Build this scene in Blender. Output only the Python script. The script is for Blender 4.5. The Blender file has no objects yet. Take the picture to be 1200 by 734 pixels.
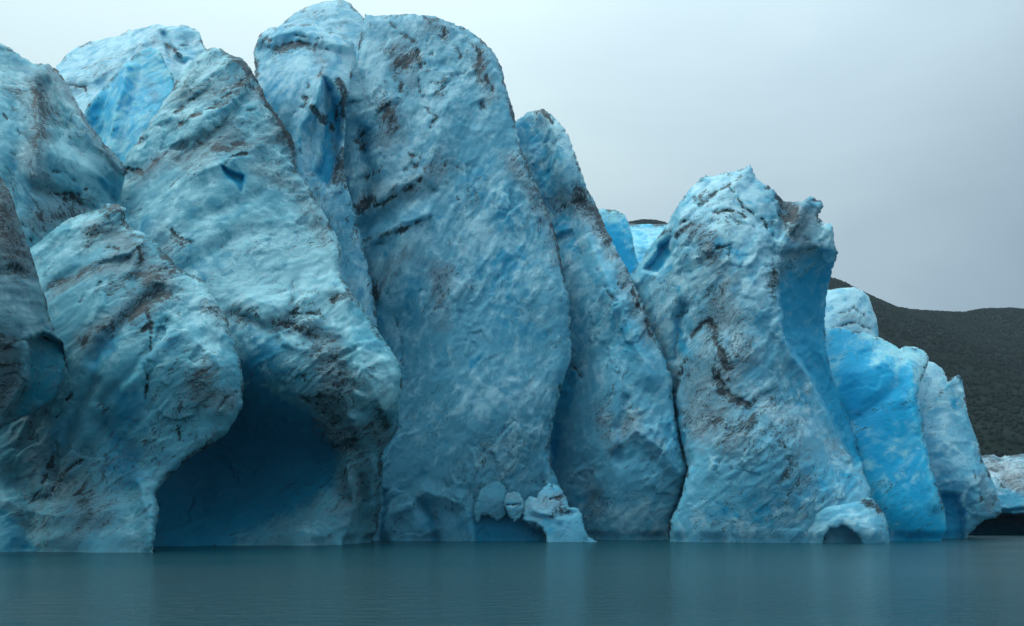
import bpy, math, random
import numpy as np

# ------------------------------------------------------------------ camera, light, sky
W, H, F, HOR, CAMZ = 1200.0, 734.0, 1100.0, 602.0, 3.0
sc = bpy.context.scene
COL = sc.collection
cam_d = bpy.data.cameras.new('camera'); cam = bpy.data.objects.new('camera', cam_d); COL.objects.link(cam)
cam.location = (0, 0, CAMZ); cam.rotation_euler = (math.radians(90), 0, 0)
cam_d.sensor_width = 36; cam_d.lens = 36 * F / W
cam_d.shift_y = (HOR - H / 2) / W
cam_d.clip_start = 0.5; cam_d.clip_end = 12000
sc.camera = cam
sc.view_settings.view_transform = 'Standard'; sc.view_settings.look = 'None'
sc.view_settings.exposure = 0.12; sc.view_settings.gamma = 1.0
sc.cycles.max_bounces = 6; sc.cycles.diffuse_bounces = 3; sc.cycles.glossy_bounces = 3
sc.cycles.volume_bounces = 0

SUN_EL, SUN_AZ = math.radians(62), math.radians(-100)     # azimuth from +Y towards +X
sd_ = bpy.data.lights.new('sun', 'SUN'); so = bpy.data.objects.new('sun', sd_); COL.objects.link(so)
sd_.energy = 0.9; sd_.angle = math.radians(24); sd_.color = (1.0, 0.97, 0.93)
so.rotation_euler = (math.pi / 2 - SUN_EL, 0, -SUN_AZ + math.pi)
so.location = (0, 0, 400)

world = bpy.data.worlds.new('World'); sc.world = world; world.use_nodes = True
def build_world():
    nt = world.node_tree; N = nt.nodes; L = nt.links; N.clear()
    out = N.new('ShaderNodeOutputWorld'); add = N.new('ShaderNodeAddShader')
    b1 = N.new('ShaderNodeBackground'); b2 = N.new('ShaderNodeBackground')
    sky = N.new('ShaderNodeTexSky'); sky.sky_type = 'NISHITA'; sky.sun_disc = False
    sky.sun_elevation = SUN_EL; sky.sun_rotation = SUN_AZ
    b1.inputs[1].default_value = 0.05
    tint = N.new('ShaderNodeMix'); tint.data_type = 'RGBA'; tint.blend_type = 'MULTIPLY'; tint.inputs[0].default_value = 1
    L.new(sky.outputs[0], tint.inputs[6]); tint.inputs[7].default_value = (0.10, 0.10, 0.10, 1)
    L.new(tint.outputs[2], b1.inputs[0])
    tc = N.new('ShaderNodeTexCoord')
    # cloud deck: broad glow towards the hidden sun, soft cloud noise
    vm = N.new('ShaderNodeVectorMath'); vm.operation = 'DOT_PRODUCT'
    L.new(tc.outputs['Generated'], vm.inputs[0]); vm.inputs[1].default_value = (-0.60, 0.55, 0.60)
    mp = N.new('ShaderNodeMapping'); mp.inputs['Scale'].default_value = (1, 1, 2.2)
    L.new(tc.outputs['Generated'], mp.inputs[0])
    nz = N.new('ShaderNodeTexNoise'); nz.inputs['Scale'].default_value = 2.2; nz.inputs['Detail'].default_value = 5
    nz.inputs['Roughness'].default_value = 0.5; nz.inputs['Distortion'].default_value = 0.6
    L.new(mp.outputs[0], nz.inputs['Vector'])
    m1 = N.new('ShaderNodeMath'); m1.operation = 'MULTIPLY_ADD'
    L.new(nz.outputs[0], m1.inputs[0]); m1.inputs[1].default_value = 0.46; L.new(vm.outputs['Value'], m1.inputs[2])
    rmp = N.new('ShaderNodeValToRGB'); L.new(m1.outputs[0], rmp.inputs[0])
    e = rmp.color_ramp.elements
    e[0].position = 0.15; e[0].color = (0.20, 0.275, 0.34, 1)
    e[1].position = 1.05; e[1].color = (0.56, 0.70, 0.735, 1)
    m = rmp.color_ramp.elements.new(0.50); m.color = (0.28, 0.375, 0.455, 1)
    m = rmp.color_ramp.elements.new(0.82); m.color = (0.46, 0.59, 0.66, 1)
    L.new(rmp.outputs[0], b2.inputs[0])
    sx = N.new('ShaderNodeSeparateXYZ'); L.new(tc.outputs['Generated'], sx.inputs[0])       # overcast sky: brighter towards the zenith
    zr = N.new('ShaderNodeMapRange'); zr.interpolation_type = 'SMOOTHSTEP'; L.new(sx.outputs[2], zr.inputs[0])
    zr.inputs[1].default_value = 0.25; zr.inputs[2].default_value = 1.0; zr.inputs[3].default_value = 1.0; zr.inputs[4].default_value = 2.8
    L.new(zr.outputs[0], b2.inputs[1])
    L.new(b1.outputs[0], add.inputs[0]); L.new(b2.outputs[0], add.inputs[1]); L.new(add.outputs[0], out.inputs[0])
build_world()

# ------------------------------------------------------------------ numpy noise
_rng = np.random.RandomState(7)
_PERM = _rng.permutation(256).astype(np.int32); _PERM = np.concatenate([_PERM, _PERM, _PERM])
_G = _rng.normal(size=(256, 3)); _G /= np.linalg.norm(_G, axis=1)[:, None]; _G = _G.astype(np.float32)
def pn(x, y, z):
    x = np.asarray(x, np.float32); y = np.asarray(y, np.float32); z = np.asarray(z, np.float32)
    xi = np.floor(x); yi = np.floor(y); zi = np.floor(z)
    fx, fy, fz = x - xi, y - yi, z - zi
    xi = xi.astype(np.int32) & 255; yi = yi.astype(np.int32) & 255; zi = zi.astype(np.int32) & 255
    u = fx*fx*fx*(fx*(fx*6-15)+10); v = fy*fy*fy*(fy*(fy*6-15)+10); w = fz*fz*fz*(fz*(fz*6-15)+10)
    def g(a, b, c):
        h = _PERM[_PERM[_PERM[xi + a] + yi + b] + zi + c]
        return _G[h, 0]*(fx-a) + _G[h, 1]*(fy-b) + _G[h, 2]*(fz-c)
    l = lambda t, a, b: a + t*(b-a)
    r = l(w, l(v, l(u, g(0,0,0), g(1,0,0)), l(u, g(0,1,0), g(1,1,0))),
             l(v, l(u, g(0,0,1), g(1,0,1)), l(u, g(0,1,1), g(1,1,1))))
    return r * 1.6
def fbm(x, y, z, oct=4, gain=0.5, ridged=False):
    s = 0; a = 1.0; t = 0
    for o in range(oct):
        n = pn(x + 17.3*o, y - 9.1*o, z + 5.7*o)
        if ridged: n = 1 - 2*np.abs(n)
        s = s + a*n; t += a; a *= gain; x = x*2.03; y = y*2.03; z = z*2.03
    return s / t
_J = _rng.rand(256, 3).astype(np.float32)
def worley(x, y, z):
    xi = np.floor(x); yi = np.floor(y); zi = np.floor(z)
    fx, fy, fz = x - xi, y - yi, z - zi
    xi = xi.astype(np.int32); yi = yi.astype(np.int32); zi = zi.astype(np.int32)
    f1 = np.full(x.shape, 9.0, np.float32); f2 = f1.copy(); idv = np.zeros(x.shape, np.float32); ox = idv; oy = idv; oz = idv
    for a in (-1, 0, 1):
        for b in (-1, 0, 1):
            for c in (-1, 0, 1):
                h = _PERM[_PERM[_PERM[(xi+a) & 255] + ((yi+b) & 255)] + ((zi+c) & 255)]
                d = (a + _J[h, 0] - fx)**2 + (b + _J[h, 1] - fy)**2 + (c + _J[h, 2] - fz)**2
                m = d < f1
                f2 = np.where(m, f1, np.minimum(f2, d)); idv = np.where(m, _J[h, 1], idv); f1 = np.where(m, d, f1)
                ox = np.where(m, -(a + _J[h, 0] - fx), ox); oy = np.where(m, -(b + _J[h, 1] - fy), oy); oz = np.where(m, -(c + _J[h, 2] - fz), oz)
    return np.sqrt(f1), np.sqrt(f2), idv, ox, oy, oz
def sstep(a, b, x):
    t = np.clip((x - a) / (b - a), 0, 1); return t*t*(3 - 2*t)
def seg_dist(px, py, pts, closed=False):
    d = np.full(px.shape, 1e9); n = len(pts)
    for i in range(n if closed else n - 1):
        ax, ay = pts[i][:2]; bx, by = pts[(i+1) % n][:2]
        vx, vy = bx-ax, by-ay; q = vx*vx + vy*vy + 1e-9
        t = np.clip(((px-ax)*vx + (py-ay)*vy)/q, 0, 1)
        d = np.minimum(d, (px-ax-t*vx)**2 + (py-ay-t*vy)**2)
    return np.sqrt(d)
def inside(px, py, pts):
    c = np.zeros(px.shape, bool); n = len(pts); j = n - 1
    for i in range(n):
        xi, yi = pts[i][:2]; xj, yj = pts[j][:2]
        if yi != yj:
            c ^= ((yi > py) != (yj > py)) & (px < (xj-xi)*(py-yi)/(yj-yi) + xi)
        j = i
    return c
def signed(px, py, pts):
    return np.where(inside(px, py, pts), 1, -1) * seg_dist(px, py, pts, True)
def tps(pts):
    P = np.array(pts, float); n = len(P); X = P[:, :2] / 100.0
    r = np.linalg.norm(X[:, None]-X[None], axis=2)
    K = np.where(r > 0, r*r*np.log(r + 1e-12), 0) + np.eye(n)*0.02
    A = np.zeros((n+3, n+3)); A[:n, :n] = K; A[:n, n] = 1; A[:n, n+1:] = X; A[n, :n] = 1; A[n+1:, :n] = X.T
    w = np.linalg.solve(A, np.concatenate([P[:, 2], [0, 0, 0]]))
    lo, hi = P[:, 2].min() - 3, P[:, 2].max() + 5
    def f(px, py):
        s = w[n] + w[n+1]*px/100 + w[n+2]*py/100
        for i in range(n):
            d2 = (px/100-X[i, 0])**2 + (py/100-X[i, 1])**2
            s = s + w[i]*0.5*d2*np.log(d2 + 1e-12)
        return np.clip(s, lo, hi)
    return f

# ------------------------------------------------------------------ materials
def ice_material(name, pale, mid, deep, silt, grit, streak=0, sub=0.12):
    m = bpy.data.materials.new(name); m.use_nodes = True
    nt = m.node_tree; N = nt.nodes; L = nt.links
    b = N['Principled BSDF']
    at = N.new('ShaderNodeAttribute'); at.attribute_name = 'ice_mix'
    sep = N.new('ShaderNodeSeparateColor'); L.new(at.outputs['Color'], sep.inputs[0])
    tc = N.new('ShaderNodeTexCoord'); obj = tc.outputs['Object']
    def noise(scale, detail, rough, vec, dist=0.0, out=0):
        n = N.new('ShaderNodeTexNoise'); n.inputs['Scale'].default_value = scale; n.inputs['Detail'].default_value = detail
        n.inputs['Roughness'].default_value = rough; n.inputs['Distortion'].default_value = dist; L.new(vec, n.inputs['Vector']); return n.outputs[out]
    def math_(op, a, bb, c=None, clamp=False):
        n = N.new('ShaderNodeMath'); n.operation = op; n.use_clamp = clamp
        for i, v in enumerate((a, bb, c)):
            if v is None: continue
            if isinstance(v, (int, float)): n.inputs[i].default_value = v
            else: L.new(v, n.inputs[i])
        return n.outputs[0]
    def vmath(op, a, bb):
        n = N.new('ShaderNodeVectorMath'); n.operation = op
        for i, v in enumerate((a, bb)):
            if isinstance(v, tuple): n.inputs[i].default_value = v
            else: L.new(v, n.inputs[i])
        return n.outputs[0]
    def mix(f, a, bb):
        n = N.new('ShaderNodeMix'); n.data_type = 'RGBA'
        if isinstance(f, (int, float)): n.inputs[0].default_value = f
        else: L.new(f, n.inputs[0])
        for k, v in ((6, a), (7, bb)):
            if isinstance(v, tuple): n.inputs[k].default_value = v + (1,)
            else: L.new(v, n.inputs[k])
        return n.outputs[2]
    def ramp(v, lo, hi):
        n = N.new('ShaderNodeMapRange'); n.interpolation_type = 'SMOOTHSTEP'; L.new(v, n.inputs[0])
        n.inputs[1].default_value = lo; n.inputs[2].default_value = hi; return n.outputs[0]
    # coordinates bent by a slow swirl, then stretched along the layers of the ice
    sw = vmath('MULTIPLY', vmath('SUBTRACT', noise(0.13, 3, 0.5, obj, 0, 1), (0.5, 0.5, 0.5)), (6.0, 6.0, 6.0))
    w2 = vmath('MULTIPLY', vmath('SUBTRACT', noise(0.9, 3, 0.6, obj, 0, 1), (0.5, 0.5, 0.5)), (1.1, 1.1, 1.1))
    pos = vmath('ADD', vmath('ADD', obj, sw), w2)
    rot = N.new('ShaderNodeMapping'); rot.inputs['Rotation'].default_value = (0, math.radians(streak), 0); L.new(pos, rot.inputs[0])
    an = vmath('MULTIPLY', rot.outputs[0], (0.42, 0.9, 1.0))
    fib = vmath('MULTIPLY', rot.outputs[0], (0.16, 0.8, 1.0))
    broad = noise(0.17, 4, 0.5, an); midn = noise(0.62, 7, 0.68, an, 0.4); fine = noise(2.6, 6, 0.72, an, 0.3)
    fibre = noise(1.9, 6, 0.7, fib, 0.2)
    mott = noise(0.72, 4, 0.5, pos, 0.3)
    k = math_('ADD', math_('MULTIPLY', broad, 0.8), math_('MULTIPLY', midn, 0.9))
    k = math_('ADD', math_('ADD', k, math_('MULTIPLY', math_('SUBTRACT', mott, 0.05), 1.15)), math_('MULTIPLY', math_('SUBTRACT', fibre, 0.1), 0.6))
    k = math_('ADD', k, math_('MULTIPLY', fine, 0.2))
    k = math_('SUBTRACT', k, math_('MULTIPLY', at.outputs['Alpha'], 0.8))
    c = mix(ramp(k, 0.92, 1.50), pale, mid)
    bl = math_('ADD', sep.outputs['Blue'], math_('MULTIPLY', math_('SUBTRACT', midn, 0.5), 1.1))
    bl = math_('ADD', bl, math_('MULTIPLY', math_('SUBTRACT', mott, 0.5), 1.0))
    bl = math_('ADD', bl, math_('MULTIPLY', math_('SUBTRACT', fibre, 0.5), 0.5))
    c = mix(math_('MULTIPLY', ramp(bl, 0.16, 0.86), 0.95), c, deep)
    wisp = math_('SUBTRACT', 1.0, math_('MULTIPLY', math_('ABSOLUTE', math_('SUBTRACT', noise(1.0, 6, 0.68, fib, 0.9), 0.5), 0), 6.5), clamp=True)
    wisp2 = math_('SUBTRACT', 1.0, math_('MULTIPLY', math_('ABSOLUTE', math_('SUBTRACT', noise(1.9, 6, 0.7, fib, 0.5), 0.5), 0), 7.0), clamp=True)
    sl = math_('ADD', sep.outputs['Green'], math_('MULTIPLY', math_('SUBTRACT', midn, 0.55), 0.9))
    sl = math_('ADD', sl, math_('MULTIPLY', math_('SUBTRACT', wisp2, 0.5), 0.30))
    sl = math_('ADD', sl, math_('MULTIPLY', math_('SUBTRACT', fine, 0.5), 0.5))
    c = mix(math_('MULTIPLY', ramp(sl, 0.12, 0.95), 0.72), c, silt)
    dn = noise(3.2, 7, 0.74, fib, 1.0)
    both = math_('MAXIMUM', wisp, wisp2)
    a0 = math_('ADD', sep.outputs['Red'], math_('MULTIPLY', sep.outputs['Green'], 0.34))
    a0 = math_('ADD', a0, math_('MULTIPLY', ramp(noise(0.21, 3, 0.5, an), 0.46, 0.64), 0.24))
    dk = math_('ADD', math_('MULTIPLY', a0, 0.50), math_('MULTIPLY', both, 0.46))
    dk = math_('ADD', dk, math_('MULTIPLY', math_('SUBTRACT', dn, 0.5), 2.0))
    dk = math_('MULTIPLY', ramp(dk, 0.55, 0.86), ramp(a0, 0.02, 0.26))
    c = mix(math_('MULTIPLY', dk, 0.90), c, grit)
    # hairline seams of fine rock flour anywhere
    hair = ramp(math_('ABSOLUTE', math_('SUBTRACT', noise(0.5, 8, 0.66, an, 1.2), 0.5), 0), 0.013, 0.0)
    hair = math_('MULTIPLY', hair, ramp(noise(0.24, 3, 0.5, obj), 0.50, 0.66))
    c = mix(math_('MULTIPLY', hair, 0.55), c, grit)
    L.new(c, b.inputs['Base Color'])
    L.new(math_('MULTIPLY_ADD', fine, 0.35, 0.30), b.inputs['Roughness'])
    b.inputs['IOR'].default_value = 1.31
    b.inputs['Specular IOR Level'].default_value = 0.5
    L.new(math_('MULTIPLY', math_('SUBTRACT', 1.0, math_('MAXIMUM', dk, hair, None), None, True), sub), b.inputs['Subsurface Weight'])
    b.inputs['Subsurface Radius'].default_value = (0.12, 0.75, 1.0); b.inputs['Subsurface Scale'].default_value = 1.6
    vor = N.new('ShaderNodeTexVoronoi'); vor.inputs['Scale'].default_value = 2.1; L.new(an, vor.inputs['Vector'])
    bh = math_('ADD', math_('MULTIPLY', noise(1.5, 10, 0.68, an, 0.3), 0.55), math_('MULTIPLY', vor.outputs[0], 0.12))
    bh = math_('ADD', bh, math_('MULTIPLY', fibre, 0.16))
    bh = math_('SUBTRACT', bh, math_('MULTIPLY', dk, 0.10))
    bp = N.new('ShaderNodeBump'); bp.inputs['Strength'].default_value = 0.5; bp.inputs['Distance'].default_value = 0.36
    L.new(bh, bp.inputs['Height']); L.new(bp.outputs[0], b.inputs['Normal'])
    return m
GRIT = (0.022, 0.026, 0.029)
ICE = {   # weathered crust, glassy body, clean old ice, rock flour (teal's also tints the painted foot shade)
    'teal': ('teal_weathered_ice', (0.42, 0.78, 0.84), (0.12, 0.44, 0.54), (0.01, 0.29, 0.46), (0.18, 0.28, 0.31), 0.45),
    'sky': ('pale_blue_weathered_ice', (0.50, 0.83, 0.92), (0.15, 0.51, 0.67), (0.01, 0.42, 0.67), (0.25, 0.35, 0.39), 0.45),
    'wall': ('blue_scalloped_ice', (0.44, 0.77, 0.86), (0.13, 0.45, 0.59), (0.01, 0.33, 0.54), (0.23, 0.34, 0.39), 0.45),
    'glass': ('clean_glacier_blue_ice', (0.42, 0.86, 0.96), (0.08, 0.62, 0.87), (0.0, 0.48, 0.79), (0.26, 0.44, 0.52), 0.6),
    'grey': ('grey_silty_ice', (0.25, 0.46, 0.50), (0.11, 0.28, 0.33), (0.0, 0.24, 0.34), (0.12, 0.16, 0.175), 0.3),
    'far': ('white_dirty_ice', (0.42, 0.60, 0.66), (0.16, 0.38, 0.47), (0.0, 0.20, 0.32), (0.25, 0.27, 0.28), 0.2)}
_MC = {}
def ice_mat(kind, flow):
    if (kind, flow) not in _MC:
        n, p, mi, d, s_, sub = ICE[kind]
        _MC[(kind, flow)] = ice_material(n, p, mi, d, s_, GRIT, flow, sub)
    return _MC[(kind, flow)]
M_TEAL, M_SKY, M_WALL, M_GLASS, M_GREY, M_FAR = 'teal', 'sky', 'wall', 'glass', 'grey', 'far'

# ------------------------------------------------------------------ the ice builder
NVERT = [0]
def rays(px, py, d):
    return np.stack([(px - W/2)/F*d, d, CAMZ - (py - HOR)/F*d], -1)
def ice_mass(name, label, cat, mat, outline, depth, strokes=(), flow=38, edge=(26, 5.0), thick=14, rough=1.0, scallop=0.3,
             ragged=1.0, step=1.5, flat=0.6, group=None, seed=0, strata=0.3, base_pale=0.5, dirt=0.0, blue=0.0, silt=0.0, base=658, rec_blue=0.5):
    xs = [p[0] for p in outline]; ys = [p[1] for p in outline]
    gx = np.arange(min(xs) - 3*step, max(xs) + 3*step, step); gy = np.arange(min(ys) - 3*step, max(ys) + 3*step, step)
    px, py = np.meshgrid(gx, gy)
    so_ = seed * 31.7
    wx = px + 5*fbm(px/30 + so_, py/30, so_, 3); wy = py + 5*fbm(px/30, py/30 + so_, so_ + 9, 3)
    sd = signed(px, py, outline)
    rag = (2.2*fbm(px/22 + so_, py/22, 3.3, 3) + 1.9*(fbm(px/7, py/7 + so_, 8.8, 4, 0.62, ridged=True) - 0.3)) * ragged
    sd = sd + rag
    dp = np.array(depth, float)                       # ease the swelling of the face towards its mean plane
    Aq = np.c_[dp[:, 0]/100, dp[:, 1]/100, np.ones(len(dp))]; cf = np.linalg.lstsq(Aq, dp[:, 2], rcond=None)[0]
    pl = Aq @ cf; dp[:, 2] = pl + flat*(dp[:, 2] - pl)
    D = tps(dp)(px, py)
    ew, eR = edge[0]*0.28, edge[1]*0.09
    t = np.clip(1 - sd/ew, 0, 1.15)
    D = D + eR * t**2.3
    A = np.zeros(px.shape + (4,))                     # grit, silt, blue, pale; silt and pale also hold painted shade by height
    A[..., 0] = dirt; A[..., 1] = silt; A[..., 2] = blue; A[..., 3] = base_pale
    for s in strokes:
        k, pts = s[0], s[1]
        if k in 'PB':                                  # P polygon recess (+m), B polygon blue
            q = signed(wx, wy, pts); soft = s[3]
            f = sstep(-soft*0.5, soft*0.5, q)
            if len(s) > 4: f = f*sstep(s[4][0], s[4][1], wy)
            f_ = f
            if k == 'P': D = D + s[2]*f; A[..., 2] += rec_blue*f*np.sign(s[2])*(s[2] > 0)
            else: A[..., 2] += s[2]*f; A[..., 0] -= 0.25*f; A[..., 1] -= 0.4*f; A[..., 3] -= 0.3*f
            continue
        wd, am = s[2], s[3]
        q = seg_dist(wx, wy, pts)
        f = np.exp(-(q/wd)**2)
        if k == 'r': D = D - 0.45*am*np.clip(1 - q/wd, 0, 1)**1.3     # ridge towards the camera, sharp
        elif k == 'v': D = D + 0.45*am*f                             # valley
        elif k == 'd':
            A[..., 0] += 0.82*am*f
        elif k == 'c':                                          # crack: narrow, broken, with grit in it
            q2 = seg_dist(px + 3.2*fbm(px/9, py/9, 2.2, 3), py + 3.2*fbm(px/9 + 40, py/9, 2.2, 3), pts)
            f2 = np.exp(-(q2/wd)**2) * sstep(-0.35, 0.15, pn(px/11 + so_, py/11, 1.7))
            A[..., 0] += 0.9*am*f2; D = D + 0.2*f2
        elif k == 'g': A[..., 1] += am*f
        elif k == 'b': A[..., 2] += am*f
        elif k == 'w': A[..., 3] += am*f
    A[..., 0] += 0.85*np.exp(-(sd/3.6)**2)*sstep(-0.2, 0.4, fbm(px/16 + so_, py/16, 6.1, 3))*sstep(640, 600, py) if cat != 'ice block' else 0
    P = rays(px, py, D)
    # smooth normals of the base surface
    def normals(P):
        du = np.gradient(P, axis=1); dv = np.gradient(P, axis=0)
        n = np.cross(du, dv); n /= np.linalg.norm(n, axis=-1)[..., None] + 1e-9
        s = np.sign((n * P).sum(-1)); n *= -s[..., None]; return n
    Nn = normals(P)
    # flow-aligned coordinates (metres)
    a = math.radians(flow); ca, sa = math.cos(a), math.sin(a)
    X, Y, Z = P[..., 0] + so_, P[..., 1], P[..., 2]
    U = X*ca + Z*sa; V = -X*sa + Z*ca
    wU = U + 1.2*fbm(X/6, Y/6, Z/6, 3); wV = V + 1.2*fbm(X/6 + 30, Y/6, Z/6, 3)
    big = fbm(wU/11, Y/9, wV/6.5, 4)
    lay = fbm(wU/15, Y/9, wV/1.7, 4, 0.58, ridged=True)
    f1, f2, idv, ox, oy, oz = worley(wU/3.8, Y/3.0, wV/2.3)
    fac1 = ox*np.sin(idv*91) + oz*np.cos(idv*57)*1.3 + 0.5*oy*np.sin(idv*33)
    g1, g2, id2, ox, oy, oz = worley(wU/1.35 + 7, Y/1.1, wV/0.9)
    fac2 = ox*np.sin(id2*91) + oz*np.cos(id2*57)*1.3
    fine = fbm(wU/1.3, Y/1.1, wV/0.8, 4, 0.6)
    chip = fbm(wU/4.5 + 9, Y/4, wV/2.6, 5, 0.55, ridged=True)
    sc1 = np.clip(f1, 0, 1)**2; sc2 = np.clip(g1, 0, 1)**2
    taper = 0.25 + 0.75*sstep(0, 10, sd)
    zone = sstep(-0.25, 0.35, fbm(X/14, Y/14, Z/14 + 4, 2))        # rough and smooth areas alternate
    brk = sstep(-0.1, 0.3, fbm(X/9 + 5, Y/9, Z/11 + 14, 3))        # broken areas: angular facets; others melt-smooth
    disp = rough*(0.42*big + 0.30*(chip - 0.3)*(0.25 + 0.9*zone) + 0.16*fine + brk*(0.62*fac1 + 0.30*fac2)) \
        + strata*(lay - 0.2)*(0.35 + 0.8*zone) + scallop*(1 - 0.8*brk)*(0.30*(sc1 - 0.35) + 0.34*(sc2 - 0.35))
    water = 1 - 0.55*(1 - sstep(0.0, 3.5, Z))
    disp = 0.48*disp*taper*water - 0.55*(1 - sstep(0.1, 1.3, Z))*sstep(-0.4, 0.3, fbm(X/5, Y/5, 2.2, 3))
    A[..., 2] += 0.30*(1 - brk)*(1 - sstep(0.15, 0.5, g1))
    # grit gathers along broken layers
    seam = sstep(0.42, 0.80, fbm(wU/8, Y/6, wV/1.4 + 3, 5, 0.55, ridged=True))
    A[..., 1] += 0.12*sstep(0.05, 0.5, fbm(wU/12, Y/8, wV/4 + 12, 4)) + 0.15*seam
    A[..., 0] += 0.30*seam*np.clip(A[..., 0] + 0.55*A[..., 1], 0, 1)
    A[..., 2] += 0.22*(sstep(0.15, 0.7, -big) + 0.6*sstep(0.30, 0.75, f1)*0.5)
    A[..., 3] += 0.35*sstep(0.0, 0.6, disp/(0.6*rough + 0.2)) - 0.1 - 0.22*(1 - sstep(0, 24, Z)) + 0.14*sstep(10, 34, Z)  # height terms paint a light falloff: duller at the foot, brighter up high
    if mat == 'teal': A[..., 1] += 0.30*(1 - sstep(2, 20, Z)); A[..., 3] -= 0.15*(1 - sstep(2, 20, Z))  # shade painted into the teal foot through the silt and pale channels
    P = P + Nn * disp[..., None]
    keep = sd > -0.75*step
    # pull the rim onto the outline
    gy_, gx_ = np.gradient(sd, step); gl = np.sqrt(gx_**2 + gy_**2) + 1e-6
    rim = keep & (sd < 0.6*step)
    k = np.where(rim, np.clip(-sd/gl, -step, step), 0)
    dpx = k*gx_/gl; dpy = k*gy_/gl
    P[..., 0] += dpx/F*P[..., 1]; P[..., 2] -= dpy/F*P[..., 1]
    idx = -np.ones(px.shape, np.int64); idx[keep] = np.arange(keep.sum())
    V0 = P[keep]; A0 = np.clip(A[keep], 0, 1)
    q = keep[:-1, :-1] & keep[1:, :-1] & keep[:-1, 1:] & keep[1:, 1:]
    a_, b_, c_, d_ = idx[:-1, :-1][q], idx[1:, :-1][q], idx[1:, 1:][q], idx[:-1, 1:][q]
    faces = [np.stack([a_, b_, c_, d_], 1)]
    verts = [V0]; attrs = [A0]; nv = len(V0)
    # rear side, coarser, closing the body
    st = 4
    sdc = sd[::st, ::st] - 1.2; kc = sdc > 0
    Db = D[::st, ::st] + 0.4 + thick*(1 - np.clip(1 - sdc/(ew*1.6), 0, 1)**2.2) + 0.0
    Pb = rays(px[::st, ::st], py[::st, ::st], Db)
    Pb[..., 1] += 1.6*fbm(Pb[..., 0]/7, Pb[..., 1]/7, Pb[..., 2]/7, 3)*np.clip(sdc/30, 0, 1)
    ic = -np.ones(kc.shape, np.int64); ic[kc] = np.arange(kc.sum()) + nv
    q = kc[:-1, :-1] & kc[1:, :-1] & kc[:-1, 1:] & kc[1:, 1:]
    if q.any():
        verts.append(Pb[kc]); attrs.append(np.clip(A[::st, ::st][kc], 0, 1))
        faces.append(np.stack([ic[:-1, :-1][q], ic[:-1, 1:][q], ic[1:, 1:][q], ic[1:, :-1][q]], 1))
    V_ = np.concatenate(verts); F_ = np.concatenate(faces); A_ = np.concatenate(attrs)
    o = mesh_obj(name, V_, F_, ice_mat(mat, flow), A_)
    o['label'] = label; o['category'] = cat
    group = group or {'ice serac': 'seracs along the glacier front', 'ice block': 'ice blocks at the foot and back of the front', 'ice pinnacle': 'pinnacles beside the great cliff', 'ice fin': 'leaning ice fins'}.get(cat)
    if group: o['group'] = group
    return o
def mesh_obj(name, V, Fq, mat, attr=None, smooth=True, origin=True):
    V = np.asarray(V, np.float32); Fq = np.asarray(Fq, np.int32)
    org = np.zeros(3, np.float32)
    if origin:
        org = np.array([(V[:, 0].min()+V[:, 0].max())/2, (V[:, 1].min()+V[:, 1].max())/2, V[:, 2].min()], np.float32)
    k = Fq.shape[1]
    me = bpy.data.meshes.new(name)
    me.vertices.add(len(V)); me.vertices.foreach_set('co', (V - org).ravel())
    me.loops.add(Fq.size); me.loops.foreach_set('vertex_index', Fq.ravel())
    me.polygons.add(len(Fq)); me.polygons.foreach_set('loop_start', np.arange(0, Fq.size, k, dtype=np.int32))
    me.polygons.foreach_set('use_smooth', np.full(len(Fq), smooth, bool))
    me.update(calc_edges=True)
    if attr is not None:
        ca = me.color_attributes.new('ice_mix', 'FLOAT_COLOR', 'POINT'); ca.data.foreach_set('color', np.asarray(attr, np.float32).ravel())
    me.materials.append(mat)
    o = bpy.data.objects.new(name, me); COL.objects.link(o); o.location = org.tolist()
    NVERT[0] += len(Fq)*(k-2)
    return o

# ------------------------------------------------------------------ water
def water_material():
    m = bpy.data.materials.new('glacial_lake_water'); m.use_nodes = True
    nt = m.node_tree; N = nt.nodes; L = nt.links; b = N['Principled BSDF']
    b.inputs['Base Color'].default_value = (0.0, 0.050, 0.062, 1)
    b.inputs['Roughness'].default_value = 0.13; b.inputs['IOR'].default_value = 1.333
    tc = N.new('ShaderNodeTexCoord'); mp = N.new('ShaderNodeMapping'); mp.inputs['Scale'].default_value = (0.45, 0.9, 1.0)
    L.new(tc.outputs['Object'], mp.inputs[0])
    def noise(s, d, r, dist=0.3):
        n = N.new('ShaderNodeTexNoise'); n.inputs['Scale'].default_value = s; n.inputs['Detail'].default_value = d
        n.inputs['Roughness'].default_value = r; n.inputs['Distortion'].default_value = dist; L.new(mp.outputs[0], n.inputs['Vector']); return n.outputs[0]
    n1 = noise(1.7, 5, 0.65); n2 = noise(7.0, 4, 0.65); n3 = noise(0.045, 3, 0.5)
    ad = N.new('ShaderNodeMath'); ad.operation = 'MULTIPLY_ADD'; L.new(n2, ad.inputs[0]); ad.inputs[1].default_value = 0.5; L.new(n1, ad.inputs[2])
    mr = N.new('ShaderNodeMapRange'); L.new(n3, mr.inputs[0]); mr.inputs[1].default_value = 0.35; mr.inputs[2].default_value = 0.65
    mr.inputs[3].default_value = 0.35; mr.inputs[4].default_value = 1.0
    mu = N.new('ShaderNodeMath'); mu.operation = 'MULTIPLY'; L.new(ad.outputs[0], mu.inputs[0]); L.new(mr.outputs[0], mu.inputs[1])
    bp = N.new('ShaderNodeBump'); bp.inputs['Strength'].default_value = 0.9; bp.inputs['Distance'].default_value = 0.42
    L.new(mu.outputs[0], bp.inputs['Height']); L.new(bp.outputs[0], b.inputs['Normal'])
    return m
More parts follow.
